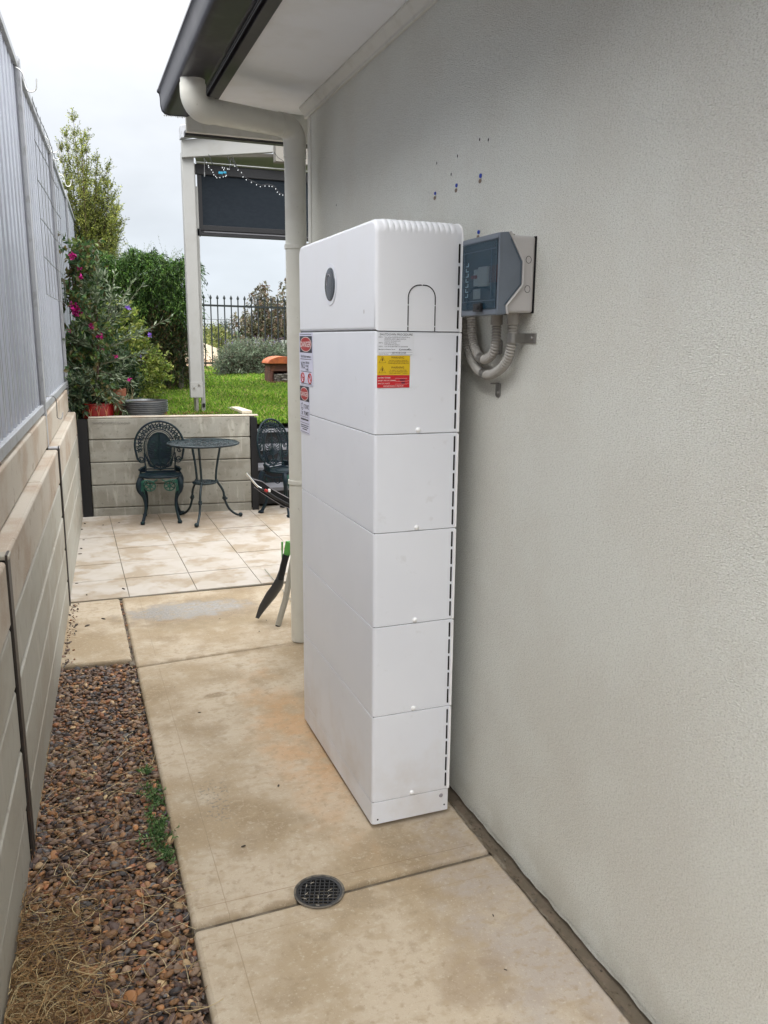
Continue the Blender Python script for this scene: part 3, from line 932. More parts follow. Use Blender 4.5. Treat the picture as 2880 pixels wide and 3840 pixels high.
# steps up to the lawn
st = thing('garden_steps', 'dark open garden steps with grey treads behind the right chair', 'steps', (1.4, 4.8, 0))
for k in range(4):
    z = (.170, .318, .462, .600)[k]
    o_ = MB(); o_.box(.70, 2.15, 4.72 + k * .21, 4.72 + k * .21 + .25, z - .03, z)
    build('tread', o_, tread_mat, st, bevel=.003)
    o_ = MB(); o_.box(.70, 2.15, 4.76 + k * .21, 4.77 + k * .21, z - .145, z - .032)
    build('tread_backing', o_, black_paint, st)  # black sheet for the dark behind the open treads
o_ = MB(); o_.box(2.16, 2.2, 4.70, 5.6, -.1, .80)
build('side_board', o_, black_paint, st)

w2 = thing('lawn_edge_wall', 'sleeper wall continuing right of the steps', 'retaining wall', (3.2, 4.75, 0))
for (z0, z1) in ((-.1, .064), (.068, .249), (.253, .433), (.437, .615), (.619, .786)):
    o_ = MB().box(2.205, 4.6, 4.70, 4.78, z0, z1)
    build('sleeper', o_, sleeper_back, w2, bevel=.008)

# ================================================================== PERGOLA, BLIND, LIGHTS
pg = thing('pergola', 'cream painted pergola post and sloping beam beyond the eave', 'pergola', (.26, 5.0, .8))
o_ = MB(); o_.box(.207, .302, 4.99, 5.07, .925, 2.86)
build('post', o_, cream_paint, pg, bevel=.004)
o_ = MB(); o_.box(.203, .306, 4.981, 4.987, .925, 1.055)
pl_ = build('post_plate', o_, cream_paint, pg, bevel=.002)
for (bx_, bz) in ((.232, 1.005), (.275, 1.03)):
    q = MB(); q.lathe([(.0, -.010), (.008, -.009), (.009, 0)], (bx_, 4.981, bz), 8, axis=1)
    q_ = build('bolt', q, clip_mat, pg); q_.parent = pl_
o_ = MB(); o_.box(.247, .268, 5.0, 5.05, .78, .925); o_.box(.236, .240, 5.0, 5.05, .78, .925)
build('stirrup', o_, clip_mat, pg)
o_ = MB(); o_.add([(.205, 4.95, 2.805), (.94, 4.95, 2.905), (.94, 4.95, 3.06), (.205, 4.95, 2.935), (.205, 5.0, 2.805), (.94, 5.0, 2.905), (.94, 5.0, 3.06), (.205, 5.0, 2.935)],
       [(0, 1, 2, 3), (4, 7, 6, 5), (0, 4, 5, 1), (3, 2, 6, 7), (0, 3, 7, 4), (1, 5, 6, 2)])
build('beam', o_, cream_paint, pg, bevel=.004)
o_ = MB(); o_.add([(.195, 4.90, 2.938), (1.6, 4.90, 3.30), (1.6, 4.90, 3.39), (.195, 4.90, 3.03), (.195, 5.0, 2.938), (1.6, 5.0, 3.30), (1.6, 5.0, 3.39), (.195, 5.0, 3.03)],
       [(0, 1, 2, 3), (4, 7, 6, 5), (0, 4, 5, 1), (3, 2, 6, 7), (0, 3, 7, 4), (1, 5, 6, 2)])
build('barge_board', o_, fence_rail, pg, bevel=.003)
o_ = MB(); o_.box(.96, 1.05, 4.96, 5.05, 2.84, 3.05); o_.box(1.05, 2.6, 5.0, 5.05, 2.84, 2.99)
build('inner_beam', o_, ceil_mat, pg, bevel=.003)
o_ = MB(); o_.add([(.32, 5.06, 2.842), (4.4, 5.06, 3.15), (4.4, 7.6, 3.15), (.80, 7.6, 2.88), (.32, 5.06, 2.865), (4.4, 5.06, 3.18), (4.4, 7.6, 3.18), (.80, 7.6, 2.905)], [(0, 1, 2, 3), (4, 7, 6, 5), (0, 4, 5, 1), (1, 5, 6, 2), (2, 6, 7, 3), (3, 7, 4, 0)])
build('ceiling', o_, ceil_mat, pg)
o_ = MB(); o_.box(4.3, 4.4, 8.1, 8.2, .8, 3.1); o_.box(.21, .3, 8.11, 8.2, 2.6, 2.84)
# blind
bl = thing('roller_blind', 'dark outdoor roller blind half lowered in the pergola opening', 'blind', (.34, 5.05, 2.25))
o_ = MB(); o_.box(.325, 2.4, 5.085, 5.12, 2.715, 2.795)
build('head_box', o_, black_paint, bl, bevel=.004)
o_ = MB(); o_.box(.370, 2.4, 5.10, 5.103, 2.31, 2.72)
build('fabric', o_, blind_mat, bl)
o_ = MB(); o_.box(.338, .372, 5.095, 5.108, 2.30, 2.72)
build('fabric_edge', o_, black_paint, bl)
o_ = MB(); o_.box(.335, 2.4, 5.09, 5.115, 2.285, 2.325); o_.box(.325, 2.4, 5.08, 5.12, 2.240, 2.262); o_.box(.345, 2.4, 5.097, 5.107, 2.258, 2.29); o_.box(.312, .352, 5.078, 5.122, 2.235, 2.295)
build('bottom_bar', o_, black_paint, bl, bevel=.002)
o_ = MB(); o_.box(.375, 2.4, 5.078, 5.0895, 2.266, 2.276)
build('bar_trim', o_, M('grey_bar_trim', (.10, .10, .11), .5), bl)
o_ = MB(); o_.box(.306, .321, 5.075, 5.11, .80, 2.795); o_.box(.3215, .338, 5.078, 5.107, .80, 2.62)
build('guide_rail', o_, cream_paint, bl, bevel=.002)
o_ = MB(); o_.box(.312, .334, 5.066, 5.079, .835, .87)
build('guide_lock', o_, black_paint, bl, bevel=.004)
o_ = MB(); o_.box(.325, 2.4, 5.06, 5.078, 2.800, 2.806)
build('light_gap_strip', o_, hook_mat, bl)  # bright strip standing in for the gap of light above the blind
# string lights
sl = thing('string_lights', 'tangled string of small clear fairy lights under the pergola beam', 'string lights', (.5, 4.9, 2.72))
loop1 = [(.37, 4.93, 2.81), (.388, 4.9, 2.775), (.405, 4.9, 2.745), (.423, 4.9, 2.721), (.44, 4.9, 2.693), (.47, 4.9, 2.677), (.50, 4.9, 2.682), (.532, 4.9, 2.69), (.53, 4.9, 2.72), (.505, 4.9, 2.75), (.54, 4.9, 2.75), (.564, 4.9, 2.744), (.585, 4.92, 2.82)]
loop2 = [(.585, 4.92, 2.83), (.62, 4.9, 2.76), (.654, 4.9, 2.727), (.693, 4.9, 2.684), (.755, 4.9, 2.659), (.818, 4.9, 2.634), (.87, 4.9, 2.645), (.926, 4.9, 2.636), (.96, 4.9, 2.60), (.99, 4.9, 2.581), (1.05, 4.9, 2.57), (1.2, 4.95, 2.60)]
o_ = MB()
sp1 = spline(loop1, 5); sp2 = spline(loop2, 5)
o_.tube(sp1, .0022, n=5); o_.tube(sp2, .0022, n=5)
for p in sp1[3::3] + sp2[2::3]:
    o_.tube([p, p + Vector((random.uniform(-.01, .01), 0, -.014))], .0024, n=5)
for (x, z) in ((.41, 2.79), (.56, 2.80), (.60, 2.79)):
    o_.tube([(x, 4.93, 2.84), (x + .012, 4.92, 2.80), (x + .03, 4.92, z - .03)], .003, n=5)
o_.tube(spline([(.94, 4.93, 2.90), (.97, 4.92, 2.86), (1.0, 4.92, 2.845), (1.03, 4.92, 2.82)], 4), .0022, n=5)
build('cord', o_, black_paint, sl)
for p in sp1[4::3] + sp2[4::3]:
    q = MB(); q.ball((p.x + random.uniform(-.008, .008), p.y - .004, p.z - random.uniform(.008, .016)), .0038, 8, sz=(1, 1, 1.3))
    build('bulb', q, bulb_mat, sl)
ob = thing('hanging_ornament', 'small blue plastic ornament hanging among the fairy lights', 'ornament', (.50, 4.9, 2.70))
o_ = MB(); o_.box(.478, .512, 4.89, 4.91, 2.694, 2.712); o_.box(.516, .54, 4.892, 4.908, 2.70, 2.716)
build('blue_box', o_, cyan_mat, ob, bevel=.003)
ch = thing('pull_cord', 'thin blind pull cord hanging beside the pergola post', 'cord', (.373, 4.93, 2.80))
o_ = MB(); o_.tube([(.374, 4.93, 2.81), (.372, 4.93, 2.70)], .0022, n=6); o_.tube([(.372, 4.93, 2.705), (.372, 4.93, 2.672)], .005, n=8)
build('cord', o_, wire_mat, ch)

# ================================================================== BATTERY STACK
BW, BD = 0.745, 0.247
Z0 = 0.0862
bat = thing('battery_storage_unit', 'tall white home battery stack with warning stickers standing against the house wall', 'battery', (BD / 2, BW / 2, 0))
def rrect(x0, x1, y0, y1, rf, rb, z, n=5):
    o = []
    for (cx, cy, r, a0) in ((x0 + rf, y0 + rf, rf, 180), (x1 - rb, y0 + rb, rb, 270), (x1 - rb, y1 - rb, rb, 0), (x0 + rf, y1 - rf, rf, 90)):
        for k in range(n + 1):
            a = R(a0 + 90 * k / n)
            o.append((cx + r * math.cos(a), cy + r * math.sin(a), z))
    return o
def block(z0, z1, ch=0.0019, ins=0.0):
    rs = []
    for z, i in ((z0, ch), (z0 + ch * .4, ch * .4), (z0 + ch, 0), (z1 - ch, 0), (z1 - ch * .4, ch * .4), (z1, ch)):
        i += ins
        rs.append(rrect(i, BD - i, i, BW - i, .0105, .003, z))
    return MB().loft(rs)
def slots(parent, zs, x=.2330, w=.0054):
    for (za, zb) in zs:
        q = MB()
        q.loft([[(x + w / 2 + (w / 2 - .0002) * math.cos(a), y_, (za + w / 2 if math.sin(a) < 0 else zb - w / 2) + w / 2 * math.sin(a)) for a in [R(k * 22.5 + 11.25) for k in range(16)]] for y_ in (-.0009, .006)])
        o = build('vent_slot', q, slot_mat, bat); o.parent = parent
    q = MB(); q.box(.2415, .2478, -.0028, -.0004, zs[0][0] - .008, zs[-1][1] + .006)
    o = build('rear_flange', q, cap_mat, bat, bevel=.0008); o.parent = parent
base = build('base', block(0.0145, Z0 - .0008, ins=.0003), bat_mat, bat, smooth=50)
q = MB()
for (x, y) in ((.03, .05), (.21, .05), (.03, .69), (.21, .69)):
    q.lathe([(0, 0), (.016, 0), (.016, .02), (0, .02)], (x, y, 0), 14)
o = build('foot', q, black_paint, bat); o.parent = base
for (x, z, r) in ((.234, .034, .0026), (.0185, .030, .0026)):
    q = MB(); q.disc((x, -.0006, z), r, axis=1, n=12, th=.001)
    o = build('screw_hole', q, slot_mat, bat); o.parent = base
q = MB(); q.lathe([(0, -.0025), (.0042, -.0025), (.006, -.0012), (.0065, .0)], (.2225, 0, .067), 18, axis=1)
o = build('rubber_plug', q, grey_screw, bat); o.parent = base
mods = []
for k in range(5):
    za = Z0 + .27 * k; zb = za + .27
    m_ = build('battery_module', block(za + .0008, zb - .0008), bat_mat, bat, smooth=50)
    mods.append(m_)
    slots(m_, [(za + .010 + i * .0515, za + .010 + i * .0515 + .0445) for i in range(5)])
    q = MB(); q.lathe([(0, -.0058), (.003, -.0055), (.0058, -.0038), (.0074, -.0008), (.0076, .0)], (.126, 0, za + .0102), 20, axis=1)
    o = build('screw_cap', q, cap_mat, bat); o.parent = m_
q = MB(); q.box(.004, BD - .004, .004, BW - .004, .03, Z0 + 1.354)
build('seam_core', q, bat_gap, bat)

# inverter head: profile with rounded upper corners, ribbed over the top
ZI, ZT = Z0 + 1.35, 1.7155
def prof_yz(ins, rib):
    r = .034
    pts = [(ins, ZI + .0006 + ins), (ins, ZI + .10), (ins, ZT - r - .004)]
    for k in range(0, 13):
        a = math.pi * (1 - .5 * k / 12)
        rr = r - ins + rib * min(1, k / 3)
        pts.append((r + rr * math.cos(a), ZT - r + rr * math.sin(a)))
    for k in range(0, 13):
        a = math.pi / 2 * (1 - k / 12)
        rr = r - ins + rib * min(1, (12 - k) / 3)
        pts.append((BW - r + rr * math.cos(a), ZT - r + rr * math.sin(a)))
    pts += [(BW - ins, ZT - r - .004), (BW - ins, ZI + .10), (BW - ins, ZI + .0006 + ins)]
    return pts
rings = []
for x, ins in ((0, .011), (.0008, .0075), (.0028, .0042), (.006, .0016), (.0105, .0)):
    rings.append([(x, y, z) for y, z in prof_yz(ins, 0)])
for i in range(13 * 6 + 1):
    x = .022 + i * (.205 / 78)
    rings.append([(x, y, z) for y, z in prof_yz(0, .0021 * abs(math.sin(math.pi * i / 6)) ** .7)])
for x, ins in ((.230, 0), (.2405, 0), (.2425, .001), (.2475, .0012)):
    rings.append([(x, y, z) for y, z in prof_yz(ins, 0)])
head = build('inverter_head', MB().loft(rings), bat_side, bat, smooth=40)
slots(head, [(ZI + .008 + i * .0565, ZI + .008 + i * .0565 + .049) for i in range(4)])
q = MB()
q.tube([(.2445, .0015, ZI + .23), (.2445, .003, 1.688), (.2445, .012, 1.706), (.2445, .030, 1.7145), (.2445, .06, 1.7165), (.2445, .68, 1.7165)], .0032, n=8)
o = build('rear_rim', q, cap_mat, bat); o.parent = head
# status lens
q = MB(); q.disc((-.0006, .384, 1.574), .060, axis=0, n=40, th=-.0009)
o = build('lens_surround', q, bat_mat, bat, bevel=.0006); o.parent = head
q = MB(); q.lathe([(0, -.0050), (.030, -.0047), (.044, -.0036), (.0475, -.002), (.0485, .0)], (-.0012, .384, 1.574), 44, axis=0)
lens = build('status_lens', q, lens_mat, bat); lens.parent = head
q = MB(); q.tube([(-.0064, .384 + .022 * math.cos(t), 1.574 + .022 * math.sin(t) + .006) for t in [R(-20 + k * 12) for k in range(14)]], .0011, n=6)
o = build('lens_mark', q, grey_screw, bat); o.parent = head
# knock-out outline on the end face
seg = []
x0, x1, zt, r = .0915, .1685, 1.5545, .032
right = [(x1, ZI + .002), (x1, ZI + .016)]
def dash(pts):
    q = MB()
    q.tube([(x, -.0004, z) for x, z in pts], .0015, n=6)
    return q
ko = MB()
arcL = [(x0 + r - r * math.cos(t), zt - r + r * math.sin(t)) for t in [math.pi / 2 * k / 8 for k in range(9)]]
arcR = [(x1 - r + r * math.sin(t), zt - r + r * math.cos(t)) for t in [math.pi / 2 * k / 8 for k in range(9)]]
for pts in ([(x0, ZI + .001), (x0, ZI + .012)], [(x0, ZI + .0145), (x0, ZI + .066)], [(x0, ZI + .0685)] + arcL + [((x0 + x1) / 2 - .0015, zt)],
            [((x0 + x1) / 2 + .0015, zt)] + arcR + [(x1, ZI + .0685)], [(x1, ZI + .066), (x1, ZI + .0145)], [(x1, ZI + .012), (x1, ZI + .001)]):
    q = dash(pts); ko.add(q.v, q.f)
o = build('knockout', ko, slot_mat, bat); o.parent = head
q = MB(); q.box(.006, .24, -.0010, -.0002, ZI - .0008, ZI + .0008)
o = build('seam_line', q, slot_mat, bat); o.parent = head
q = MB(); q.disc((-.0006, .085, 1.487), .004, axis=0, n=10, ry=.006)
o = build('scuff', q, M('grey_scuff', (.52, .51, .52), .6), bat, smooth=0, recalc=False); o.parent = head

# ---- stickers on the end face (read from the camera side: x to the right)
EX, UZ = (1, 0, 0), (0, 0, 1)
def plate(name, x0, x1, z0, z1, mat, y=-.0008, th=.0006):
    return build(name, MB().box(x0, x1, y - th, y, z0, z1), mat, bat)
ye = -.0018
s1 = plate('shutdown_sticker', .006, .1095, 1.3745, 1.4335, white_st, y=-.0010, th=.0008)
def T(s, size, x, z, al='LEFT', xs=1.0, y=ye - .0002): return (s, size, (x, y, z), EX, UZ, al, xs)
it = [T('SHUTDOWN PROCEDURE', .0078, .0585, 1.4252, 'CENTER', 1.0)]
rows = [('STEP 1:', 'Turn off the INVERTER AC ISOLATOR or', 1.4195), ('', 'INVERTER SUPPLY MAIN SWITCH', 1.4147), ('', 'located in the Switchboard', 1.4100),
        ('STEP 2:', 'Isolate the PV Array', 1.4050), ('', 'Turn off the DC isolators', 1.4003), ('STEP 3:', 'Turn off the BATTERY DC ISOLATOR', 1.3955)]
for a_, b_, z in rows:
    if a_: it.append(T(a_, .0041, .0095, z))
    it.append(T(b_, .0041, .0255, z))
it += [T('Manufacturer/Supplier Name:', .0039, .0095, 1.3885), T('Contact Number:', .0039, .0095, 1.3768), T('03 9118 2105', .0068, .0475, 1.3785, 'LEFT', 1.05)]
o = text_part(it, black_ink, bat); o.parent = s1
q = MB()
for (xa, xb, z) in ((.066, .104, 1.3878), (.0095, .105, 1.3822), (.044, .105, 1.3762)):
    q.box(xa, xb, ye - .0003, ye - .0001, z, z + .0004)
sg = spline([(.070, ye - .0005, 1.392), (.067, ye - .0005, 1.389), (.072, ye - .0005, 1.388), (.076, ye - .0005, 1.3905), (.078, ye - .0005, 1.388), (.081, ye - .0005, 1.3905), (.083, ye - .0005, 1.388), (.086, ye - .0005, 1.3905), (.088, ye - .0005, 1.3882), (.092, ye - .0005, 1.3905), (.091, ye - .0005, 1.3885), (.096, ye - .0005, 1.3925), (.094, ye - .0005, 1.388), (.101, ye - .0005, 1.3895)], 4)
q.tube(sg, .0005, n=4)
o = build('handwriting', q, black_ink, bat); o.parent = s1
s2 = plate('warning_sticker', .006, .0985, 1.3235, 1.3738, yellow_st)
it = []
for z, ls in ((1.366, ('BATTERY SYSTEM D.C. ISOLATOR', 'DO NOT DE-ENERGISE THE BATTERY', 'IF ENERGISED BATTERY SYSTEM IS LIVE')), (1.3405, ('PV ARRAY D.C. ISOLATORS', 'DO NOT DE-ENERGISE THE PV', 'ARRAY AND ARRAY CABLING'))):
    it.append(T('WARNING', .0078, .0635, z, 'CENTER', .98, y=-.0016))
    for i, l in enumerate(ls):
        it.append(T(l, .0037, .0655, z - .0058 - i * .0039, 'CENTER', .92 if z > 1.35 else 1.05, y=-.0016))
o = text_part(it, brown_ink, bat); o.parent = s2
q = MB()
for zc in (1.3555, 1.3295):
    tri = [(.0110, zc), (.0300, zc), (.0205, zc + .0165)]
    q.tube([(x, -.0016, z) for x, z in tri], .00065, n=4, closed=True)
    q.prism([(.0215, zc + .0125), (.0175, zc + .0065), (.0200, zc + .0070), (.0188, zc + .0022), (.0236, zc + .0080), (.0208, zc + .0074), (.0228, zc + .0122)], 1, -.0019, -.0014)
o = build('hazard_symbol', q, brown_ink, bat, smooth=0); o.parent = s2
s3 = plate('voltage_sticker', .006, .0980, 1.2905, 1.3230, red_st)
it = [T('BATTERY SYSTEM', .0044, .0085, 1.3150, 'LEFT', 1, -.0016), T('SHORT CIRCUIT CURRENT', .0042, .0088, 1.3078, 'LEFT', 1, -.0016), T('MAX D.C. VOLTS', .0044, .0085, 1.3002, 'LEFT', 1, -.0016),
      T('HAZARDOUS D.C. VOLTAGE', .0044, .052, 1.2935, 'CENTER', 1.0, -.0016), T('A', .004, .0925, 1.3075, 'LEFT', 1, -.0016), T('V', .004, .0925, 1.3000, 'LEFT', 1, -.0016)]
o = text_part(it, white_ink, bat); o.parent = s3
q = MB()
for z in (1.3145, 1.3070, 1.2996):
    q.box(.0565, .0915, -.0017, -.0013, z, z + .0004)
o = build('form_line', q, white_ink, bat); o.parent = s3
q = MB(); q.box(.0700, .0850, -.00165, -.0013, 1.3085, 1.3125); q.box(.0745, .0850, -.00165, -.0013, 1.3010, 1.3050)
o = build('marker_text', q, M('dark_marker', (.12, .008, .03), .5), bat); o.parent = s3

# ---- stickers on the front face (left to right runs from high y to low y)
FX = (0, -1, 0)
def TF(s, size, y, z, al='CENTER', xs=1.0): return (s, size, (-.0018, y, z), FX, UZ, al, xs)
def fplate(name, ya, yb, z0, z1, mat, x=-.0008, th=.0006, parent=None):
    o = build(name, MB().box(x - th, x, ya, yb, z0, z1), mat, bat)
    if parent: o.parent = parent
    return o
d1 = fplate('danger_sticker', .578, .741, 1.262, 1.435, lilac_st)
fplate('danger_header', .586, .733, 1.370, 1.424, black_ink, x=-.0015, th=.0003, parent=d1)
def oval(y, z, ry, rz, mat, x, par, nm):
    q = MB(); q.add([(x, y + ry * math.cos(a), z + rz * math.sin(a)) for a in [R(k * 10) for k in range(36)]], [tuple(range(36))])
    o = build(nm, q, mat, bat, smooth=0, recalc=False); o.parent = par
oval(.6595, 1.397, .070, .0245, white_ink, -.0021, d1, 'oval_border'); oval(.6595, 1.397, .066, .0225, red_ink, -.0023, d1, 'oval')
def ring_obj(y, z, ry, rz, mat, par):
    q = MB(); q.tube([(-.0018, y + ry * math.cos(a), z + rz * math.sin(a)) for a in [R(k * 15) for k in range(24)]], .0022, n=5, closed=True)
    q.tube([(-.0018, y + ry * .7, z + rz * .7), (-.0018, y - ry * .7, z - rz * .7)], .0020, n=5)
    o = build('prohibition_symbol', q, mat, bat); o.parent = par
o = text_part([('DANGER', .0255, (-.0026, .6595, 1.3885), FX, UZ, 'CENTER', 1.22)], white_ink, bat); o.parent = d1
o = text_part([TF('Risk of battery explosion', .0125, .660, 1.3535, 'CENTER', .92), TF('NO', .034, .722, 1.3165, 'LEFT', .95), TF('SMOKING', .0105, .664, 1.3335, 'LEFT', 1.0), TF('SPARKS', .0105, .664, 1.3225, 'LEFT', 1.0), TF('FLAMES', .0105, .664, 1.3115, 'LEFT', 1.0)], black_ink, bat); o.parent = d1
q = MB()
for z in (1.4285, 1.3475, 1.3065, 1.2665):
    q.box(-.0018, -.0014, .594, .728, z, z + .0016)
o = build('divider', q, black_ink, bat); o.parent = d1
ring_obj(.700, 1.286, .020, .0155, red_ink, d1); ring_obj(.612, 1.286, .020, .0155, red_ink, d1)
q = MB(); q.box(-.0018, -.0014, .690, .712, 1.285, 1.2885); q.prism([(.616, 1.296), (.607, 1.290), (.611, 1.288), (.606, 1.279), (.617, 1.286), (.612, 1.288)], 0, -.0018, -.0014)
o = build('pictogram', q, black_ink, bat, smooth=0); o.parent = d1
d2 = fplate('fumes_sticker', .624, .741, 1.098, 1.2585, lilac_st)
fplate('danger_header', .626, .739, 1.2075, 1.2575, black_ink, x=-.0015, th=.0003, parent=d2)
oval(.6825, 1.232, .050, .0225, white_ink, -.0021, d2, 'oval_border'); oval(.6825, 1.232, .047, .0205, red_ink, -.0023, d2, 'oval')
o = text_part([('DANGER', .0215, (-.0026, .6825, 1.2245), FX, UZ, 'CENTER', 1.05)], white_ink, bat); o.parent = d2
o = text_part([TF('TOXIC', .0200, .689, 1.1830, 'LEFT', 1.0), TF('FUMES', .0200, .689, 1.1600, 'LEFT', .98)], black_ink, bat); o.parent = d2
q = MB(); q.tube([(-.0016, .713 + .012 * math.cos(a), 1.188 + .012 * math.sin(a)) for a in [R(k * 15) for k in range(24)]], .0008, n=4, closed=True)
for (y, z) in ((.717, 1.183), (.709, 1.183), (.713, 1.176)):
    q.ball((-.0014, y, z), .0022, 6, sz=(.3, 1, 1))
q.tube([(-.0016, .722, 1.172), (-.0016, .704, 1.160)], .0008, n=4); q.tube([(-.0016, .704, 1.172), (-.0016, .722, 1.160)], .0008, n=4)
for z in (1.1535, 1.1015, 1.1325):
    q.box(-.0018, -.0014, .632, .734, z, z + .0012)
for z, a_, b_ in ((1.1425, .636, .730), (1.1235, .636, .732), (1.1170, .640, .728), (1.1100, .655, .712)):
    y = b_
    while y > a_:
        w_ = random.uniform(.004, .011)
        q.box(-.0018, -.0014, max(a_, y - w_), y, z, z + (.0055 if z > 1.13 else .0028))
        y -= w_ + .002
o = build('fine_print', q, black_ink, bat, smooth=0); o.parent = d2

# ================================================================== ISOLATOR BOX ON THE WALL
iso = thing('isolator_enclosure', 'grey switch enclosure with smoky window mounted on the wall beside the battery', 'isolator box', (XW, -.15, 1.57))
BY0, BY1, BZ0, BZ1 = -.246, -.052, 1.481, 1.660
q = MB(); q.box(.236, XW - .002, BY0 + .003, BY1 - .003, BZ0, BZ1)
ib = build('back_box', q, box_light, iso, bevel=.007, segs=3)
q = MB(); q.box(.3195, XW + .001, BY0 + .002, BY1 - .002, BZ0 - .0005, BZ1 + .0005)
o = build('wall_gap_line', q, slot_mat, iso, bevel=.002)  # black strip drawn as the dark line between box and wall
hexp = [(.219, 1.6635), (.245, 1.6665), (.2545, 1.652), (.2845, 1.600), (.2845, 1.546), (.2425, 1.497), (.2455, 1.478), (.2190, 1.4735)]
q = MB()
fz0, fz1 = 1.4895, 1.6505
fr = .219
# side cheeks with the six-sided outline
for (a_, b_) in ((BY0, BY0 + .006), (BY1 - .006, BY1)):
    q.prism(hexp, 1, a_, b_)
q.box(fr, .246, BY0 + .005, BY1 - .005, fz1, 1.664)
q.box(fr, .244, BY0 + .005, BY1 - .005, 1.4755, fz0)
cov = build('cover', q, box_dark, iso, bevel=.0022, segs=2)
# raised lip on the near cheek
lip = [(.2462, 1.6665), (.2562, 1.652), (.2862, 1.601), (.2862, 1.5455), (.2442, 1.496), (.2472, 1.478)]
q = MB()
q.tube([(x, BY0 - .0008, z) for x, z in lip], .0036, n=8)
o = build('cover_lip', q, box_light, iso); o.parent = cov
q = MB(); q.tube([(x - .007, BY0 - .0008, z + (-.002 if z > 1.57 else .002)) for x, z in lip[1:-1]], .0014, n=6)
o = build('cover_groove', q, breaker_d, iso); o.parent = cov
q = MB(); q.box(.2165, .2185, BY0 + .0065, BY1 - .0065, fz0 + .001, fz1 - .001)
win = build('window', q, box_glass, iso, bevel=.0008)
q = MB()
for (a_, b_, c_, d_) in ((BY0 + .030, BY0 + .0315, fz0 + .018, fz1 - .018), (BY1 - .020, BY1 - .0185, fz0 + .018, fz1 - .018)):
    q.box(.2158, .2166, a_, b_, c_, d_)
for z in (fz0 + .020, fz1 - .022):
    q.box(.2158, .2166, BY0 + .01, BY1 - .01, z, z + .0015)
q.box(.2158, .2166, BY0 + .0065, BY0 + .0078, fz0, fz1); q.box(.2158, .2166, BY0 + .0065, BY1 - .0065, fz1 - .0022, fz1 - .001)
o = build('window_rib', q, breaker_d, iso); o.parent = win
q = MB(); q.box(.228, .2359, BY0 + .0065, BY1 - .0065, fz0, fz1)
build('inner_panel', q, breaker_d, iso)
for nm, mt, bx_ in (('breaker', breaker_w, (.2195, .229, -.190, -.140, 1.545, 1.592)), ('breaker', breaker_w, (.223, .229, -.132, -.110, 1.548, 1.588)),
                    ('breaker_toggle', breaker_r, (.2195, .226, -.130, -.102, 1.566, 1.574)), ('breaker', M('breaker_brown', (.14, .06, .05), .5), (.222, .229, -.232, -.195, 1.552, 1.592)),
                    ('card', breaker_w, (.2195, .2202, -.156, -.118, 1.516, 1.540))):
    q = MB().box(*bx_)
    build(nm, q, mt, iso, bevel=.001)
q = MB()
for i in range(7):
    z = 1.521 + i * .0125
    q.box(.2159, .2164, -.096, -.080, z, z + .0022); q.box(.2159, .2164, -.096 + (i % 2) * .012, -.092 + (i % 2) * .012, z, z + .009)
build('window_marks', q, M('faint_mark', (.18, .26, .30), .5), iso)
q = MB(); q.box(.2085, .2170, -.178, -.138, 1.4845, 1.5045); q.box(.2060, .2090, -.172, -.150, 1.489, 1.500)
q.lathe([(0, -.0122), (.0055, -.0118), (.006, -.008), (.006, 0)], (.2165, -.166, 1.4945), 14, axis=0)
lt = build('latch', q, black_paint, iso, bevel=.003)
for z in (1.605, 1.537):
    q = MB(); q.tube([(.3015 + .0072 * math.cos(a), BY0 + .0028, z + .0082 * math.sin(a)) for a in [R(k * 15) for k in range(24)]], .0006, n=5, closed=True)
    build('cable_knockout', q, slot_mat, iso)
q = MB(); q.box(.272, .300, -.205, -.195, 1.660, 1.6635); q.lathe([(0, .006), (.005, .005), (.005, 0)], (.281, -.20, 1.6625), 8)
build('top_screw', q, clip_mat, iso)

# conduits
def corrug(pts, r=.0128, pitch=.0074):
    P = spline(pts, 14)
    L = [0]
    for i in range(1, len(P)): L.append(L[-1] + (P[i] - P[i - 1]).length)
    n = int(L[-1] / (pitch / 4))
    out, rs = [], []
    for i in range(n + 1):
        s = L[-1] * i / n
        j = max(0, min(len(P) - 2, int(np.searchsorted(L, s)) - 1))
        t = (s - L[j]) / max(1e-9, L[j + 1] - L[j])
        out.append(P[j].lerp(P[j + 1], t))
        rs.append(r - (0.0, .0003, .0032, .0003)[i % 4])
    return MB().tube(out, rs, n=16)
def conduit(label, pts, fit, collars, tabs):
    c = thing('flexible_conduit', label, 'conduit', tuple(pts[0]), 'grey conduits looping below the isolator box')
    build('corrugated_tube', corrug(pts), conduit_mat, c, smooth=60)
    q = MB(); q.tube([(fit[0], fit[1], fit[2] + .0285), (fit[0], fit[1], fit[2])], .0155, n=20); q.tube([(fit[0], fit[1], fit[2] + .029), (fit[0], fit[1], fit[2] + .022)], .0168, n=8)
    build('fitting', q, conduit_mat, c, bevel=.001)
    for (a_, b_) in collars:
        q = MB(); q.tube([a_, b_], .0136, n=18)
        build('clip_band', q, clip_mat, c)
    for (y, z, dz) in tabs:
        q = MB(); q.prism([(y - .0125, z - .018), (y + .0125, z - .018), (y + .0125, z + .014), (y + .005, z + .019), (y - .005, z + .019), (y - .0125, z + .014)] if dz > 0 else
                          [(y - .0125, z + .018), (y + .0125, z + .018), (y + .0125, z - .014), (y + .005, z - .019), (y - .005, z - .019), (y - .0125, z - .014)], 0, XW - .003, XW)
        q.lathe([(0, -.006), (.0055, -.005), (.006, -.0025)], (XW, y, z + dz * .006), 10, axis=0)
        q.box(.300, XW - .001, y - .006, y + .006, z - dz * .020, z - dz * .016)
        build('clip_tab', q, clip_mat, c, bevel=.0006)
    return c
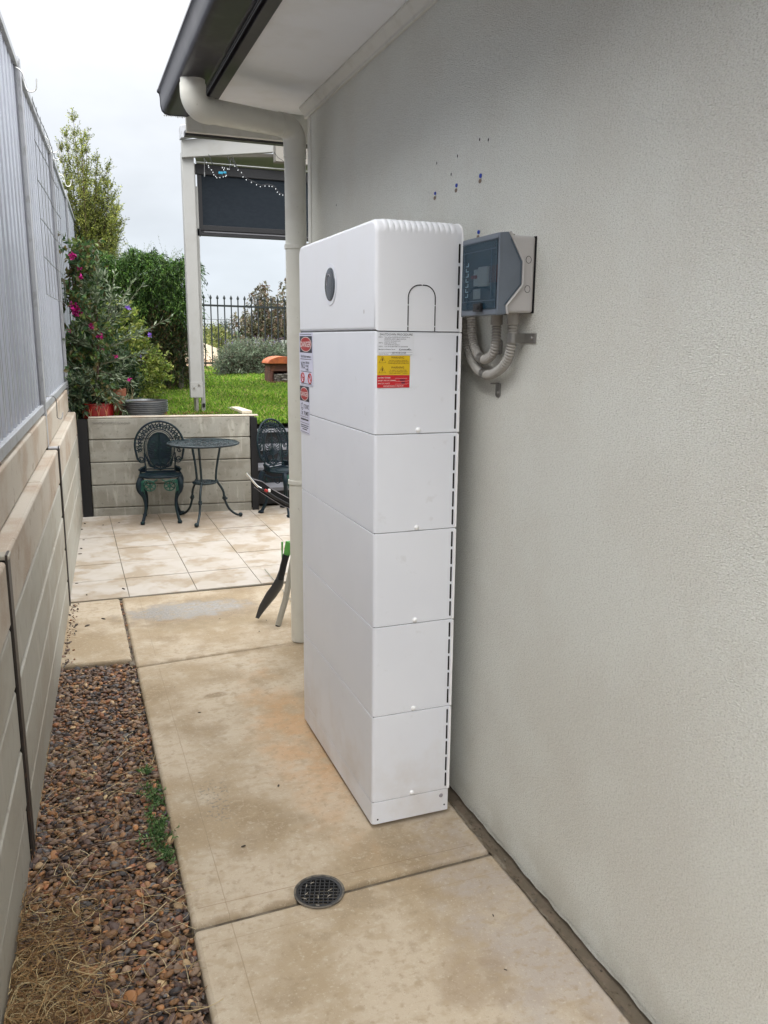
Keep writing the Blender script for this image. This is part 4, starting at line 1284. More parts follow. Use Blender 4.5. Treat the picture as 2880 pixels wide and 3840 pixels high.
cA = conduit('outer corrugated grey conduit looping lowest below the isolator box', [(.292, -.197, 1.47), (.292, -.197, 1.445), (.292, -.196, 1.415), (.292, -.180, 1.372), (.292, -.142, 1.343), (.292, -.078, 1.326), (.292, -.015, 1.338), (.292, .032, 1.373), (.290, .054, 1.42), (.284, .064, 1.47), (.27, .075, 1.53)],
             (.292, -.197, 1.4545), [((.292, -.066, 1.3265), (.292, -.046, 1.3292))], [(-.082, 1.285, -1)])
q = MB(); q.tube([(.292, -.197, 1.433), (.292, -.197, 1.409)], .0138, n=18); q.box(.290, XW, -.212, -.200, 1.409, 1.433)
q.box(XW - .004, XW, -.262, -.205, 1.409, 1.433); q.lathe([(0, -.008), (.006, -.007), (.006, -.002)], (XW, -.245, 1.421), 10, axis=0)
build('wall_saddle', q, clip_mat, cA, bevel=.001)
cB = conduit('inner corrugated grey conduit in the shorter loop below the isolator box', [(.286, -.124, 1.47), (.286, -.124, 1.45), (.286, -.124, 1.41), (.286, -.108, 1.380), (.286, -.070, 1.366), (.286, -.032, 1.374), (.286, -.002, 1.402), (.286, .014, 1.44), (.284, .020, 1.48), (.27, .028, 1.53)],
             (.286, -.124, 1.4545), [((.286, -.060, 1.3665), (.286, -.040, 1.3705))], [(-.083, 1.399, 1)])

# ================================================================== DRAIN
dr = thing('floor_drain', 'round black floor drain grate set in the concrete path joint', 'drain', (-.2235, -.212, 0))
dc = (-.2235, -.212)
q = MB(); q.lathe([(.0665, .0025), (.0665, .0045), (.0640, .0052), (.0605, .0040), (.0600, -.02), (.0665, -.02)], (*dc, 0), 48)
build('rim', q, drain_rim, dr)
cut = bpy.data.meshes.new('cut'); bmc = bmesh.new()
bmesh.ops.create_cone(bmc, cap_ends=True, segments=48, radius1=.0635, radius2=.0635, depth=.06, matrix=Matrix.Translation((*dc, 0)))
bmesh.ops.recalc_face_normals(bmc, faces=bmc.faces)
for sl_ in (near_slab, mid_slab):
    # keep the hole as plain mesh: evaluate a boolean once and drop the cutter
    bmc.to_mesh(cut); co_ = bpy.data.objects.new('cut', cut); COL.objects.link(co_)
    bo = sl_.modifiers.new('drain_hole', 'BOOLEAN'); bo.operation = 'DIFFERENCE'; bo.object = co_; bo.solver = 'EXACT'
    bpy.context.view_layer.update()
    dg_e = bpy.context.evaluated_depsgraph_get()
    nm = bpy.data.meshes.new_from_object(sl_.evaluated_get(dg_e))
    sl_.modifiers.clear(); sl_.data = nm
    bpy.data.objects.remove(co_)
bmc.free()
q = MB(); q.lathe([(.0600, .0035), (.0535, .0020), (.0530, -.006), (.0600, -.006)], (*dc, 0), 48)
for i in range(-4, 5):
    o_ = i * .0122
    hl = math.sqrt(max(0, .0545 ** 2 - o_ ** 2))
    for an in (R(70), R(160)):
        ca, sa = math.cos(an), math.sin(an)
        a_ = (dc[0] - sa * o_ - ca * hl, dc[1] + ca * o_ - sa * hl); b_ = (dc[0] - sa * o_ + ca * hl, dc[1] + ca * o_ + sa * hl)
        q.slab((a_[0] + sa * .0011, a_[1] - ca * .0013), (b_[0] + sa * .0013, b_[1] - ca * .0013), .005, .0026, -.004 + (.0002 if an > 2 else 0))
build('grate', q, drain_mat, dr)
q = MB(); q.disc((*dc, -.0195), .0600, n=40); build('dark_well', q, slot_mat, dr, smooth=0, recalc=False)
q = MB()
for i in range(8):
    a = random.uniform(0, 6.28); rr = random.uniform(.02, .056)
    x, y = dc[0] + rr * math.cos(a), dc[1] + rr * math.sin(a); t = random.uniform(0, 3)
    q.tube([(x, y, .0022), (x + .009 * math.cos(t), y + .009 * math.sin(t), .003)], .0008, n=4)
build('debris', q, straw_mat if False else M('pale_debris', (.5, .45, .36), .8), dr)

# ================================================================== TOOLS LEANING ROUND THE CORNER
sh = thing('shovel', 'dark grey plastic shovel blade with lime green socket leaning past the downpipe', 'shovel', (.10, 1.91, 0))
mid = [(.080, 1.91, .012), (.116, 1.905, .072), (.158, 1.900, .132), (.196, 1.895, .19), (.212, 1.89, .26), (.226, 1.885, .335)]
wd = [.007, .030, .041, .038, .018, .015]
q = MB(); rings = []
for (p, w_) in zip(spline(mid, 5), np.interp(np.linspace(0, 5, 26), range(6), wd)):
    v = Vector((.66, .48, -.45)).normalized(); n_ = Vector((-.55, .80, .05)).normalized()
    ring = []
    for k in range(9):
        t = -1 + k / 4
        ring.append(p + v * w_ * t + n_ * (.014 * t * t))
    for k in range(8, -1, -1):
        t = -1 + k / 4
        ring.append(p + v * w_ * t + n_ * (.014 * t * t - .004))
    rings.append([tuple(r) for r in ring])
q.loft(rings)
build('blade', q, blackplas, sh, smooth=50)
q = MB(); q.tube([(.196, 1.893, .215), (.212, 1.888, .29), (.226, 1.884, .345)], .017, n=14)
build('shaft', q, black_paint, sh)
q = MB(); q.tube([(.226, 1.885, .333), (.236, 1.882, .372), (.246, 1.88, .410)], [.016, .020, .024], n=4)
q.tube([(.208, 1.892, .41), (.206, 1.892, .33), (.212, 1.890, .27)], [.006, .003, .002], n=5)
build('socket', q, lime_mat, sh)
q = MB(); q.tube([(.262, 1.885, .39), (.36, 1.90, 1.05)], .011, n=12)
build('handle', q, lime_mat, sh)
pt = thing('leaning_tube', 'pale grey tube leaning against the downpipe beside the shovel', 'tube', (.160, 1.80, 0))
q = MB(); q.tube([(.158, 1.803, .004), (.20, 1.812, .13), (.262, 1.83, .40), (.30, 1.84, .62)], .0155, n=16)
build('tube', q, pvc_mat, pt)
q = MB(); q.tube([(.158, 1.803, .0005), (.1585, 1.803, .006)], .0135, n=16)
build('tube_end', q, slot_mat, pt)
mw = thing('folded_handle_frame', 'black folded frame with chrome handle bar and red clamp in front of the right chair', 'handle frame', (.4, 2.9, .0))
q = MB(); q.tube(spline([(.187, 2.66, .646), (.205, 2.66, .622), (.240, 2.66, .578), (.256, 2.66, .560), (.275, 2.66, .548)], 5), .0065, n=12)
build('handle_bar', q, chrome_mat, mw)
q = MB(); q.prism([(.190, .640), (.225, .612), (.285, .590), (.345, .540), (.435, .486), (.60, .40), (.60, .34), (.431, .420), (.405, .434), (.307, .502), (.262, .535), (.240, .556)], 1, 2.672, 2.70)
build('folded_bag', q, M('black_fabric', (.008, .008, .010), .8), mw, bevel=.006)
q = MB(); q.tube([(.256, 2.655, .552), (.30, 2.655, .532), (.36, 2.655, .488), (.44, 2.655, .440), (.62, 2.655, .34)], .008, n=10)
q.tube([(.60, 2.68, .40), (.62, 2.70, .02)], .012, n=8); q.tube([(.62, 2.70, .02), (.85, 2.86, .02)], .012, n=8)
build('frame', q, black_paint, mw)
q = MB(); q.tube([(.235, 2.668, .558), (.27, 2.668, .527), (.307, 2.668, .500), (.35, 2.668, .470), (.405, 2.668, .432), (.44, 2.668, .418), (.60, 2.668, .335)], .0016, n=5)
q.tube([(.230, 2.668, .606), (.287, 2.668, .586), (.343, 2.668, .538), (.432, 2.668, .484), (.60, 2.668, .40)], .0016, n=5)
build('piping', q, grey_screw, mw)
q = MB(); q.tube([(.293, 2.648, .541), (.309, 2.648, .532)], .0085, n=10)
build('red_clamp', q, M('red_plastic', (.42, .02, .02), .4), mw)
q = MB(); q.box(.314, .327, 2.640, 2.655, .527, .545)
build('white_clamp', q, cap_mat, mw, bevel=.002)

# ================================================================== CAST METAL CHAIRS AND TABLE
def spiral(c, r, turns, ax='xz', a0=0.0, sgn=1, y=0.0, n=18, end=.15):
    o = []
    for i in range(n + 1):
        t = i / n
        rr = r * (1 - (1 - end) * t)
        a = a0 + sgn * turns * 2 * math.pi * t
        if ax == 'xz': o.append((c[0] + rr * math.cos(a), y, c[1] + rr * math.sin(a)))
        else: o.append((c[0] + rr * math.cos(a), c[1] + rr * math.sin(a), y))
    return o
def by_back(x, z): return .118 + (z - .36) * .10 - .45 * x * x
def make_chair(label, loc, rz, group):
    c = thing('cast_metal_chair', label, 'chair', loc, group, rz)
    # seat
    outl = []
    for k in range(28):
        a = 2 * math.pi * k / 28
        x = .163 * math.copysign(abs(math.cos(a)) ** .8, math.cos(a)); y = .135 * math.copysign(abs(math.sin(a)) ** .75, math.sin(a))
        outl.append((x * (1 - .12 * (y > 0) * (y / .135)), y))
    q = MB(); q.loft([[(x * .985, y * .985, .352) for x, y in outl], [(x, y, .356) for x, y in outl], [(x, y, .363) for x, y in outl], [(x * .97, y * .97, .367) for x, y in outl], [(x * .80, y * .80, .3615) for x, y in outl], [(x * .3, y * .3, .360) for x, y in outl]])
    for rr in (.55, .70):
        q.tube([(x * rr, y * rr, .3625) for x, y in outl], .0022, n=5, closed=True)
    build('seat', q, chair_mat, c, local=True, smooth=50)
    # backrest: outer arc frame, arches, scroll work
    q = MB()
    def bp(x, z, dy=0.0): return (x, by_back(x, z) + dy, z)
    outer = []
    for k in range(33):
        a = R(-22 + 224 * k / 32)
        outer.append((.188 * math.cos(a), .575 + (.190 if a > 0 and a < math.pi else .19) * math.sin(a)))
    outer = [(.150, .455), (.172, .472)] + outer[1:-1] + [(-.172, .472), (-.150, .455)]
    q.tube([bp(x, z) for x, z in outer], .0085, n=8)
    fr = build('backrest_frame', q, chair_mat, c, local=True, smooth=50)
    q = MB()
    for rx, zt, zb, th in ((.118, .705, .385, .0050), (.092, .677, .395, .0042), (.106, .692, .39, .0022)):
        cz = .56
        ar = []
        for k in range(37):
            a = R(-90 + 360 * k / 36)
            ar.append((rx * math.cos(a) * (1 if a > 0 else 1 - .15 * abs(math.sin(a))), cz + (zt - cz if math.sin(a) > 0 else cz - zb) * math.sin(a)))
        q.tube([bp(x, z, -.002) for x, z in ar[:-1]], th, n=6, closed=True)
    for sx in (-1, 1):        # side scrolls
        sp_ = spiral((sx * .142, .468), .030, 1.8, a0=R(90 + sx * 60) if sx > 0 else R(30), sgn=sx, n=26)
        q.tube([bp(x, z, -.004) for x, _, z in sp_], .0048, n=6)
        q.tube([bp(x, z) for x, z in ((sx * .118, .52), (sx * .118, .455), (sx * .112, .40), (sx * .112, .36))], .006, n=6)
        sp_ = spiral((sx * .020, .425), .017, 1.6, a0=R(-90), sgn=-sx, n=22)
        q.tube([bp(x, z, -.005) for x, _, z in sp_], .0036, n=5)
        for k in range(3):
            q.tube([bp(x, z, -.004) for x, z in spline([(sx * .035, .425), (sx * (.055 + k * .012), .402 + k * .004), (sx * (.080 + k * .008), .43 + k * .012), (sx * (.088 + k * .010), .47 + k * .02)], 5)], .0030, n=5)
        # leafy fan
        for k in range(8):
            a = R(84 - k * 9.5)
            L_ = .155 - k * .010
            cx, cz = sx * L_ * math.cos(a) , .465 + L_ * math.sin(a)
            q.tube([bp(x, z, -.003) for x, z in spline([(sx * .004, .445 + k * .004), (cx * .45, .465 + (cz - .465) * .55), (cx, cz)], 4)], [.0034 - .0018 * i / 8 for i in range(9)], n=5)
            for w_ in (.55, .78, .95):
                q.tube([bp(cx * w_, .465 + (cz - .465) * w_, -.004), bp(cx * w_ + sx * .013, .465 + (cz - .465) * w_ + .006, -.004)], .0026, n=4)
        for k in range(5):
            q.tube([bp(x, z, -.004) for x, z in spline([(sx * .020, .475 + k * .012), (sx * (.05), .482 + k * .017), (sx * .078, .475 + k * .021)], 4)], .0026, n=5)
    q.tube([bp(0, .37, -.004), bp(0, .675, -.004)], .0040, n=6)
    # curls between outer frame and arch
    for k in range(23):
        a = R(-12 + 204 * k / 22)
        cx, cz = .153 * math.cos(a), .572 + .160 * math.sin(a)
        sp_ = spiral((cx, cz), .0175, 1.3, a0=a + k * .9, sgn=1 if k % 2 else -1, n=16)
        q.tube([bp(x, z) for x, _, z in sp_], .0046, n=5)
        if k < 22:
            a2 = R(-12 + 204 * (k + .5) / 22)
            q.tube([bp(.128 * math.cos(a2), .570 + .138 * math.sin(a2)), bp(.180 * math.cos(a2 + .06), .574 + .184 * math.sin(a2 + .06))], .0042, n=5)
    lat = build('scrollwork', q, chair_mat, c, local=True, smooth=50)
    # pierced plate behind the arch
    q = MB()
    ar = [(.094 * math.cos(R(k * 15)), .54 + .135 * math.sin(R(k * 15))) for k in range(24)]
    q.loft([[bp(x, z, .0005) for x, z in ar], [bp(x, z, .003) for x, z in ar]])
    if rz < .3:
        build('back_plate', q, chair_mat, c, local=True, smooth=30)
    # low scalloped wings at the sides of the seat
    q = MB()
    for sx in (-1, 1):
        q.add([(sx * .155, .02, .365), (sx * .150, .11, .365), (sx * .110, .128, .365), (sx * .110, .130, .405), (sx * .135, .118, .412), (sx * .152, .09, .408), (sx * .157, .04, .395)], [(0, 1, 2, 3, 4, 5, 6)])
        for k in range(5):
            q.ball((sx * (.156 - .009 * k), .04 + .018 * k, .398 + .003 * k), .010, 8)
    q.tube([bp(x, .372, -.012) for x in [-.115 + .023 * i for i in range(11)]], .008, n=6)
    q.tube([bp(x, .392, -.010) for x in [-.112 + .0224 * i for i in range(11)]], .005, n=6)
    build('seat_surround', q, chair_mat, c, local=True, smooth=50)
    # legs with hips and paw feet
    for sx in (-1, 1):
        for (yf, sg_) in ((-.115, -1), (.105, 1)):
            P = spline([(sx * .142, yf, .352), (sx * .156, yf + sg_ * .018, .305), (sx * .150, yf + sg_ * .014, .262), (sx * .124, yf, .212), (sx * .114, yf - sg_ * .004, .15), (sx * .118, yf + sg_ * .004, .09), (sx * .130, yf + sg_ * .022, .045), (sx * .138, yf + sg_ * .036, .016)], 4)
            rr = np.interp(np.linspace(0, 1, len(P)), [0, .14, .28, .42, .58, .72, .86, 1], [.024, .026, .024, .0175, .0125, .0115, .0135, .015])
            q = MB(); q.tube(P, list(rr), n=10, flat=.75)
            q.ball((sx * .139, yf + sg_ * .040, .0135), .022, 10, sz=(.85, 1.25, .65))
            for k in range(3):
                q.ball((sx * (.130 + k * .009), yf + sg_ * .060, .008), .0068, 6)
            build('leg', q, chair_mat, c, local=True, smooth=50)
        if True:
            q = MB()
            cx, cz, yy = sx * .073, .292, -.128
            q.tube([(cx + .040 * math.cos(R(k * 15)), yy, cz + .036 * math.sin(R(k * 15))) for k in range(24)], .0048, n=6, closed=True)
            q.tube([(cx + .012 * math.cos(R(k * 30)), yy, cz + .012 * math.sin(R(k * 30))) for k in range(12)], .004, n=6, closed=True)
            for k in range(6):
                a = R(k * 60 + 30)
                q.tube([(cx, yy, cz), (cx + .038 * math.cos(a), yy, cz + .034 * math.sin(a))], [.0035, .0058], n=5)
            for k in range(5):
                q.tube(spline([(sx * (.118 + k * .007), -.134, .345 - k * .004), (sx * (.122 + k * .006), -.142, .29 - k * .006), (sx * .116, -.134, .235 + k * .005)], 4), .0030, n=5)
            q.tube(spline([(sx * .015, -.13, .345), (sx * .035, -.132, .333), (sx * .05, -.132, .328), (sx * .09, -.132, .34), (sx * .13, -.13, .335)], 4), .0055, n=6)
            for k in range(4):
                q.tube([(sx * (.095 + k * .012), -.133, .338), (sx * (.105 + k * .011), -.135, .318)], .0042, n=5)
            build('apron_rosette', q, chair_edge, c, local=True, smooth=50)
            q = MB()
            q.tube(spline([(sx * .152, -.10, .33), (sx * .160, 0, .315), (sx * .150, .09, .33)], 5), .006, n=6)
            for yy2 in (-.05, .04):
                q.tube([(sx * .157, yy2 + .028 * math.cos(R(k * 20)), .300 + .026 * math.sin(R(k * 20))) for k in range(18)], .004, n=5, closed=True)
            build('side_apron', q, chair_mat, c, local=True, smooth=50)
    return c
make_chair('dark green ornate cast metal chair left of the round table', (-.122, 4.512, 0), R(-8), 'ornate cast metal chairs')
make_chair('dark green ornate cast metal chair before the steps, half hidden by the downpipe', (.872, 4.47, 0), R(36), 'ornate cast metal chairs')

tb = thing('bistro_table', 'round dark cast metal bistro table with pierced top and three curved legs', 'table', (.204, 4.40, 0))
tx, ty = .204, 4.40
TZ = .612
q = MB()
q.tube([(tx + .272 * math.cos(R(k * 6)), ty + .272 * math.sin(R(k * 6)), TZ) for k in range(60)], .0085, n=8, closed=True)
for rr, n_, cr, th in ((.236, 20, .034, .0042), (.176, 14, .038, .0042), (.112, 10, .034, .004), (.052, 6, .026, .004)):
    for k in range(n_):
        a = 2 * math.pi * (k + rr * 9) / n_
        cx, cy = tx + rr * math.cos(a), ty + rr * math.sin(a)
        q.tube([(cx + cr * math.cos(t) * (1.15 if i_ % 2 else .9), cy + cr * .8 * math.sin(t), TZ) for i_, t in enumerate([R(j * 30) for j in range(12)])], th, n=5, closed=True)
        if rr > .1:
            q.tube([(tx + (rr - .03) * math.cos(a + .1), ty + (rr - .03) * math.sin(a + .1), TZ), (tx + (rr + .03) * math.cos(a - .1), ty + (rr + .03) * math.sin(a - .1), TZ)], th, n=5)
build('tabletop', q, table_mat, tb, smooth=50)
q = MB(); q.tube([(tx + .088 * math.cos(R(k * 15)), ty + .088 * math.sin(R(k * 15)), .302) for k in range(24)], .009, n=8, closed=True, flat=.8)
for k in range(7):
    a = R(k * 51.4)
    q.tube([(tx + .045 * math.cos(a) + .028 * math.cos(t), ty + .045 * math.sin(a) + .028 * math.sin(t), .304) for t in [R(j * 36) for j in range(10)]], .005, n=5, closed=True)
build('shelf_ring', q, table_mat, tb, smooth=50)
for deg in (-113, 4, 122):
    a = R(deg); ca, sa = math.cos(a), math.sin(a)
    pr = [(.135, .605), (.125, .54), (.108, .46), (.096, .385), (.092, .32), (.106, .292), (.130, .255), (.148, .215), (.154, .170), (.166, .125), (.190, .075), (.225, .040), (.258, .020), (.276, .018)]
    q = MB(); P = spline([(tx + r * ca, ty + r * sa, z) for r, z in pr], 4)
    q.tube(P, .0092, n=8)
    q.ball((tx + .282 * ca, ty + .282 * sa, .020), .0185, 10, sz=(1, 1, 1))
    q.tube([(tx + .137 * ca, ty + .137 * sa, .166), (tx + .178 * ca, ty + .178 * sa, .160)], .008, n=7)
    q.tube([(tx + .150 * ca, ty + .150 * sa, .180), (tx + .160 * ca, ty + .160 * sa, .150)], .0145, n=8)
    q.ball((tx + .094 * ca, ty + .094 * sa, .306), .017, 8)
    build('leg', q, table_mat if deg != 122 else table_mat, tb, smooth=50)

# ================================================================== POTS ON THE GARDEN WALL
def pot(name, label, cat, c, prof, mat, soilz, soilr, parts=None):
    t = thing(name, label, cat, c)
    q = MB(); q.lathe(prof, c, 40)
    build('shell', q, mat, t, smooth=40)
    q = MB(); q.disc((c[0], c[1], c[2] + soilz), soilr, n=24)
    build('soil', q, soil_mat, t, smooth=0, recalc=False)
    return t
c1 = (-.540, 4.96, .772)
p1 = pot('red_pot', 'glossy red pot with tan leaf pattern holding the tall olive', 'pot', c1, [(0, .0), (.112, .0), (.122, .01), (.126, .06), (.124, .112), (.129, .118), (.129, .126), (.118, .126), (.116, .09)], red_pot, .095, .117)
q = MB()
for a0 in (-118, -62, -150, -90):
    for k in range(5):
        for sgn in (-1, 1):
            pts = []
            for t in np.linspace(0, 1, 6):
                aa = R(a0) + sgn * (.02 + .05 * k * t) * (1 - .3 * t)
                zz = .015 + (k * .012) + t * .045
                if zz > .10: zz = .10
                pts.append((c1[0] + .1265 * math.cos(aa), c1[1] + .1265 * math.sin(aa), c1[2] + zz))
            q.tube(pts, .0008, n=4)
build('leaf_pattern', q, gold_line, p1)
c2 = (-.165, 5.03, .772)
prof = [(0, 0), (.170, 0)]
for k in range(7):
    z = .008 + k * .016
    prof += [(.173, z), (.184, z + .006), (.184, z + .009), (.173, z + .0145)]
prof += [(.180, .124), (.184, .128), (.184, .134), (.178, .134), (.174, .12)]
p2 = pot('galvanised_tub', 'round ribbed galvanised metal tub on the garden wall', 'tub', c2, prof, galv_mat, .115, .175)
c3 = (-.43, 5.22, .772)
p3 = pot('terracotta_pot', 'brown terracotta pot behind the red pot and the metal tub', 'pot', c3, [(0, 0), (.105, 0), (.118, .16), (.130, .162), (.134, .20), (.134, .222), (.120, .222), (.116, .18)], terra_mat, .19, .118)

# ---- foliage
def arr(*a): return np.array(a, float)
def leafy(parent, name, S0, D0, Ln, k, lL, lW, cols, spread=.8, bend=(0, 0, 0), jit=.15, w=None, ptw=.2, stem=None, stemr=.002):
    (v, f, c), pos = twigs(S0, D0, Ln, k, lL, lW, spread, bend, cols, jit, w, ptw)
    parts = [(v, f, c)]
    if stem is not None:
        parts.append(stems(S0, pos, stemr, stem))
    V, F, C_ = merge(parts)
    return bulk(name, V, F, leaf_mat, parent, C_)

OL = [(.17, .22, .13), (.11, .155, .08), (.33, .38, .27), (.055, .085, .045)]
ol = thing('olive_tree', 'young grey-green olive tree with drooping shoots in the red pot', 'tree', (-.535, 4.95, .86))
q = MB(); q.tube(spline([(-.535, 4.95, .86), (-.53, 4.95, 1.05), (-.515, 4.955, 1.25), (-.50, 4.96, 1.46), (-.51, 4.97, 1.70)], 5), list(np.linspace(.013, .006, 21)), n=8)
build('trunk', q, bark_mat, ol)
br = []; q = MB()
shoots = [((-.50, 4.96, 1.42), (-.14, 5.0, 1.83)), ((-.42, 4.96, 1.55), (-.20, 5.0, 1.87)), ((-.50, 4.95, 1.30), (.06, 5.0, 1.575)), ((-.45, 4.95, 1.45), (-.34, 5.0, 1.96)), ((-.50, 4.95, 1.20), (-.10, 4.95, 1.325)),
          ((-.51, 4.95, 1.5), (-.62, 4.95, 1.85)), ((-.51, 4.95, 1.3), (-.72, 4.95, 1.45)), ((-.52, 4.95, 1.15), (-.73, 4.92, 1.05)), ((-.52, 4.94, 1.1), (-.36, 4.86, .84)), ((-.53, 4.94, 1.1), (-.55, 4.84, .80)),
          ((-.52, 4.95, 1.2), (-.70, 4.95, .92)), ((-.5, 4.95, 1.15), (-.28, 4.95, 1.08)), ((-.51, 4.95, 1.6), (-.46, 4.98, 2.02)), ((-.51, 4.95, 1.4), (-.60, 4.9, 1.62))]
S0, D0, Ln = [], [], []
for a_, b_ in shoots:
    a_ = Vector(a_); b_ = Vector(b_); d = b_ - a_
    P = spline([a_, a_ + d * .5 + Vector((0, 0, -.02 * d.length)), b_], 5)
    q.tube(P, list(np.linspace(.0045, .0015, len(P))), n=5)
    S0.append(a_ + d * .05); D0.append(d.normalized()); Ln.append(d.length * .97)
S0b, D0b, Lnb = [], [], []
for a_, b_ in shoots:
    a_ = arr(*a_); b_ = arr(*b_)
    for j in range(13 if b_[2] < 1.5 or True else 3):
        t = random.uniform(.05, .75)
        if (b_[0] > -.25 and b_[2] > 1.3): 
            if t > .45: continue
        S0b.append(a_ + (b_ - a_) * t); D0b.append(unit(unit(b_ - a_) * .5 + rng.normal(size=3) * .6 + arr(0, 0, .12))); Lnb.append(random.uniform(.07, .19))
build('branch', q, M('olive_twig', (.13, .13, .085), .8), ol)
S0, D0, Ln = map(lambda a: np.array(a, float), (S0, D0, Ln))
S0b, D0b, Lnb = map(lambda a: np.array(a, float), (S0b, D0b, Lnb))
leafy(ol, 'foliage', np.concatenate([S0, S0, S0b]), np.concatenate([D0, D0, D0b]), np.concatenate([Ln, Ln, Lnb]), 10, .056, .0135, OL, spread=.55, jit=.25, w=[.3, .3, .18, .22], stem=(.10, .11, .06), stemr=.0012)

# pink climbing plant between the pots and the fence
cl_ = thing('pink_climber', 'climbing plant with bright pink flowers against the corner of the fence', 'climber', (-.66, 5.1, .79))
n = 330
zz = rng.uniform(.85, 2.12, n); 
S0 = np.stack([-.66 + rng.normal(0, .045, n) + .07 * np.sin(zz * 4) + (zz < 1.65) * rng.uniform(-.02, .22, n), 5.05 + rng.normal(0, .09, n), zz], 1)
D0 = unit(rng.normal(size=(n, 3)) + arr(.2, -.3, .25))
leafy(cl_, 'foliage', S0, D0, rng.uniform(.04, .12, n), 8, .050, .032, [(.07, .14, .045), (.045, .10, .04), (.12, .17, .04), (.12, .10, .035)], spread=.9, stem=(.12, .10, .05), stemr=.0012)
q = MB()
for k in range(4):
    q.tube(spline([(-.70 + k * .05, 5.12, .79), (-.68 + k * .03, 5.1, 1.2), (-.70 + k * .04, 5.08, 1.6), (-.67, 5.05, 2.05)], 5), .004, n=5)
build('stem', q, bark_mat, cl_)
for (x, z, r) in ((-.65, 2.025, .026), (-.612, 1.936, .016), (-.606, 1.864, .020), (-.656, 1.613, .036), (-.683, 1.655, .028), (-.553, 1.50, .026), (-.491, 1.42, .023), (-.713, 1.461, .013), (-.482, 1.316, .015), (-.375, 1.262, .016), (-.292, 1.076, .020)):
    n = int(30 * r / .03) + 8
    P0 = arr(x, 4.93, z) + rng.normal(size=(n, 3)) * r * .35
    Dd = unit(rng.normal(size=(n, 3)) + arr(0, -.6, .2))
    v, f, c_ = leaf_arrays(P0, Dd, rng.uniform(.6, 1.1, n) * r, rng.uniform(.6, 1.1, n) * r * .9, pick([(.62, .02, .26), (.75, .06, .38), (.40, .01, .14)], n))
    bulk('flower', v, f, leaf_mat, cl_, c_)

# yellow-green shrub with violet flowers behind the pots
shb = thing('yellow_green_shrub', 'loose yellow-green shrub with a few violet flowers behind the pots', 'shrub', (-.15, 6.0, .79))
n = 520
u = unit(rng.normal(size=(n, 3))); rr_ = rng.uniform(.35, 1, n) ** .5
S0 = arr(-.20, 6.0, 1.10) + u * arr(.30, .26, .30) * rr_[:, None]
top_ = rng.random(n) < .3
S0[top_] = arr(-.28, 5.9, 1.35) + u[top_] * arr(.16, .2, .36) * rr_[top_, None]
D0 = unit(u + rng.normal(size=(n, 3)) * .5 + arr(.15, 0, .25))
leafy(shb, 'foliage', S0, D0, rng.uniform(.05, .13, n), 9, .042, .022, [(.24, .30, .045), (.17, .23, .04), (.11, .17, .03), (.32, .35, .09)], spread=.8, stem=(.2, .18, .08), stemr=.0014)
q = MB()
for k in range(7):
    a = R(k * 51)
    q.tube(spline([(-.2, 6.0, .79), (-.2 + .06 * math.cos(a), 6 + .06 * math.sin(a), 1.0), (-.2 + .18 * math.cos(a), 6 + .16 * math.sin(a), 1.3)], 5), .005, n=5)
build('stem', q, bark_mat, shb)
for (x, z, r) in ((-.215, 1.675, .024), (-.035, 1.44, .018), (-.12, 1.25, .010)):
    n = 22
    v, f, c_ = leaf_arrays(arr(x, 5.75, z) + rng.normal(size=(n, 3)) * r * .35, unit(rng.normal(size=(n, 3)) + arr(0, -.6, 0)), np.full(n, r), np.full(n, r * .8), pick([(.30, .16, .65), (.42, .26, .75)], n))
    bulk('flower', v, f, leaf_mat, shb, c_)

# low leafy plants round the pots
lf = thing('corner_foliage', 'dark leafy plant spilling over the dark corner post beside the red pot', 'plant', (-.70, 4.95, .79))
n = 130
S0 = np.stack([rng.uniform(-.80, -.60, n), rng.uniform(4.86, 5.12, n), rng.uniform(.74, 1.10, n)], 1)
leafy(lf, 'foliage', S0, unit(rng.normal(size=(n, 3)) + arr(-.1, -.4, -.05)), rng.uniform(.05, .14, n), 8, .062, .016, [(.04, .085, .035), (.03, .055, .03), (.10, .13, .07)], spread=.7, stem=(.12, .10, .06), stemr=.0012)
cr_ = thing('bush_behind_pots', 'dark green rounded bush on the lawn behind the terracotta pot', 'bush', (-.45, 5.7, .79))
n = 420
u = unit(rng.normal(size=(n, 3)))
S0 = arr(-.47, 5.62, 1.08) + u * arr(.30, .30, .32) * (rng.uniform(.3, 1, n) ** .5)[:, None]
leafy(cr_, 'foliage', S0, unit(u + rng.normal(size=(n, 3)) * .6), rng.uniform(.05, .13, n), 9, .055, .020, [(.035, .075, .03), (.05, .10, .04), (.02, .045, .02), (.11, .15, .06)], spread=.9, stem=(.10, .08, .05), stemr=.0014)
dg_ = thing('dry_tuft', 'tuft of pale dry grass standing behind the metal tub', 'dry grass', (-.30, 5.24, .79))
n = 60
S0 = np.stack([rng.uniform(-.38, -.22, n), rng.uniform(5.2, 5.3, n), np.full(n, .80)], 1)
v, f, c_ = leaf_arrays(S0, unit(rng.normal(size=(n, 3)) * .5 + arr(0, -.1, 1)), rng.uniform(.10, .28, n), np.full(n, .004), pick([(.55, .45, .25), (.40, .32, .17)], n))
bulk('blades', v, f, leaf_mat, dg_, c_)

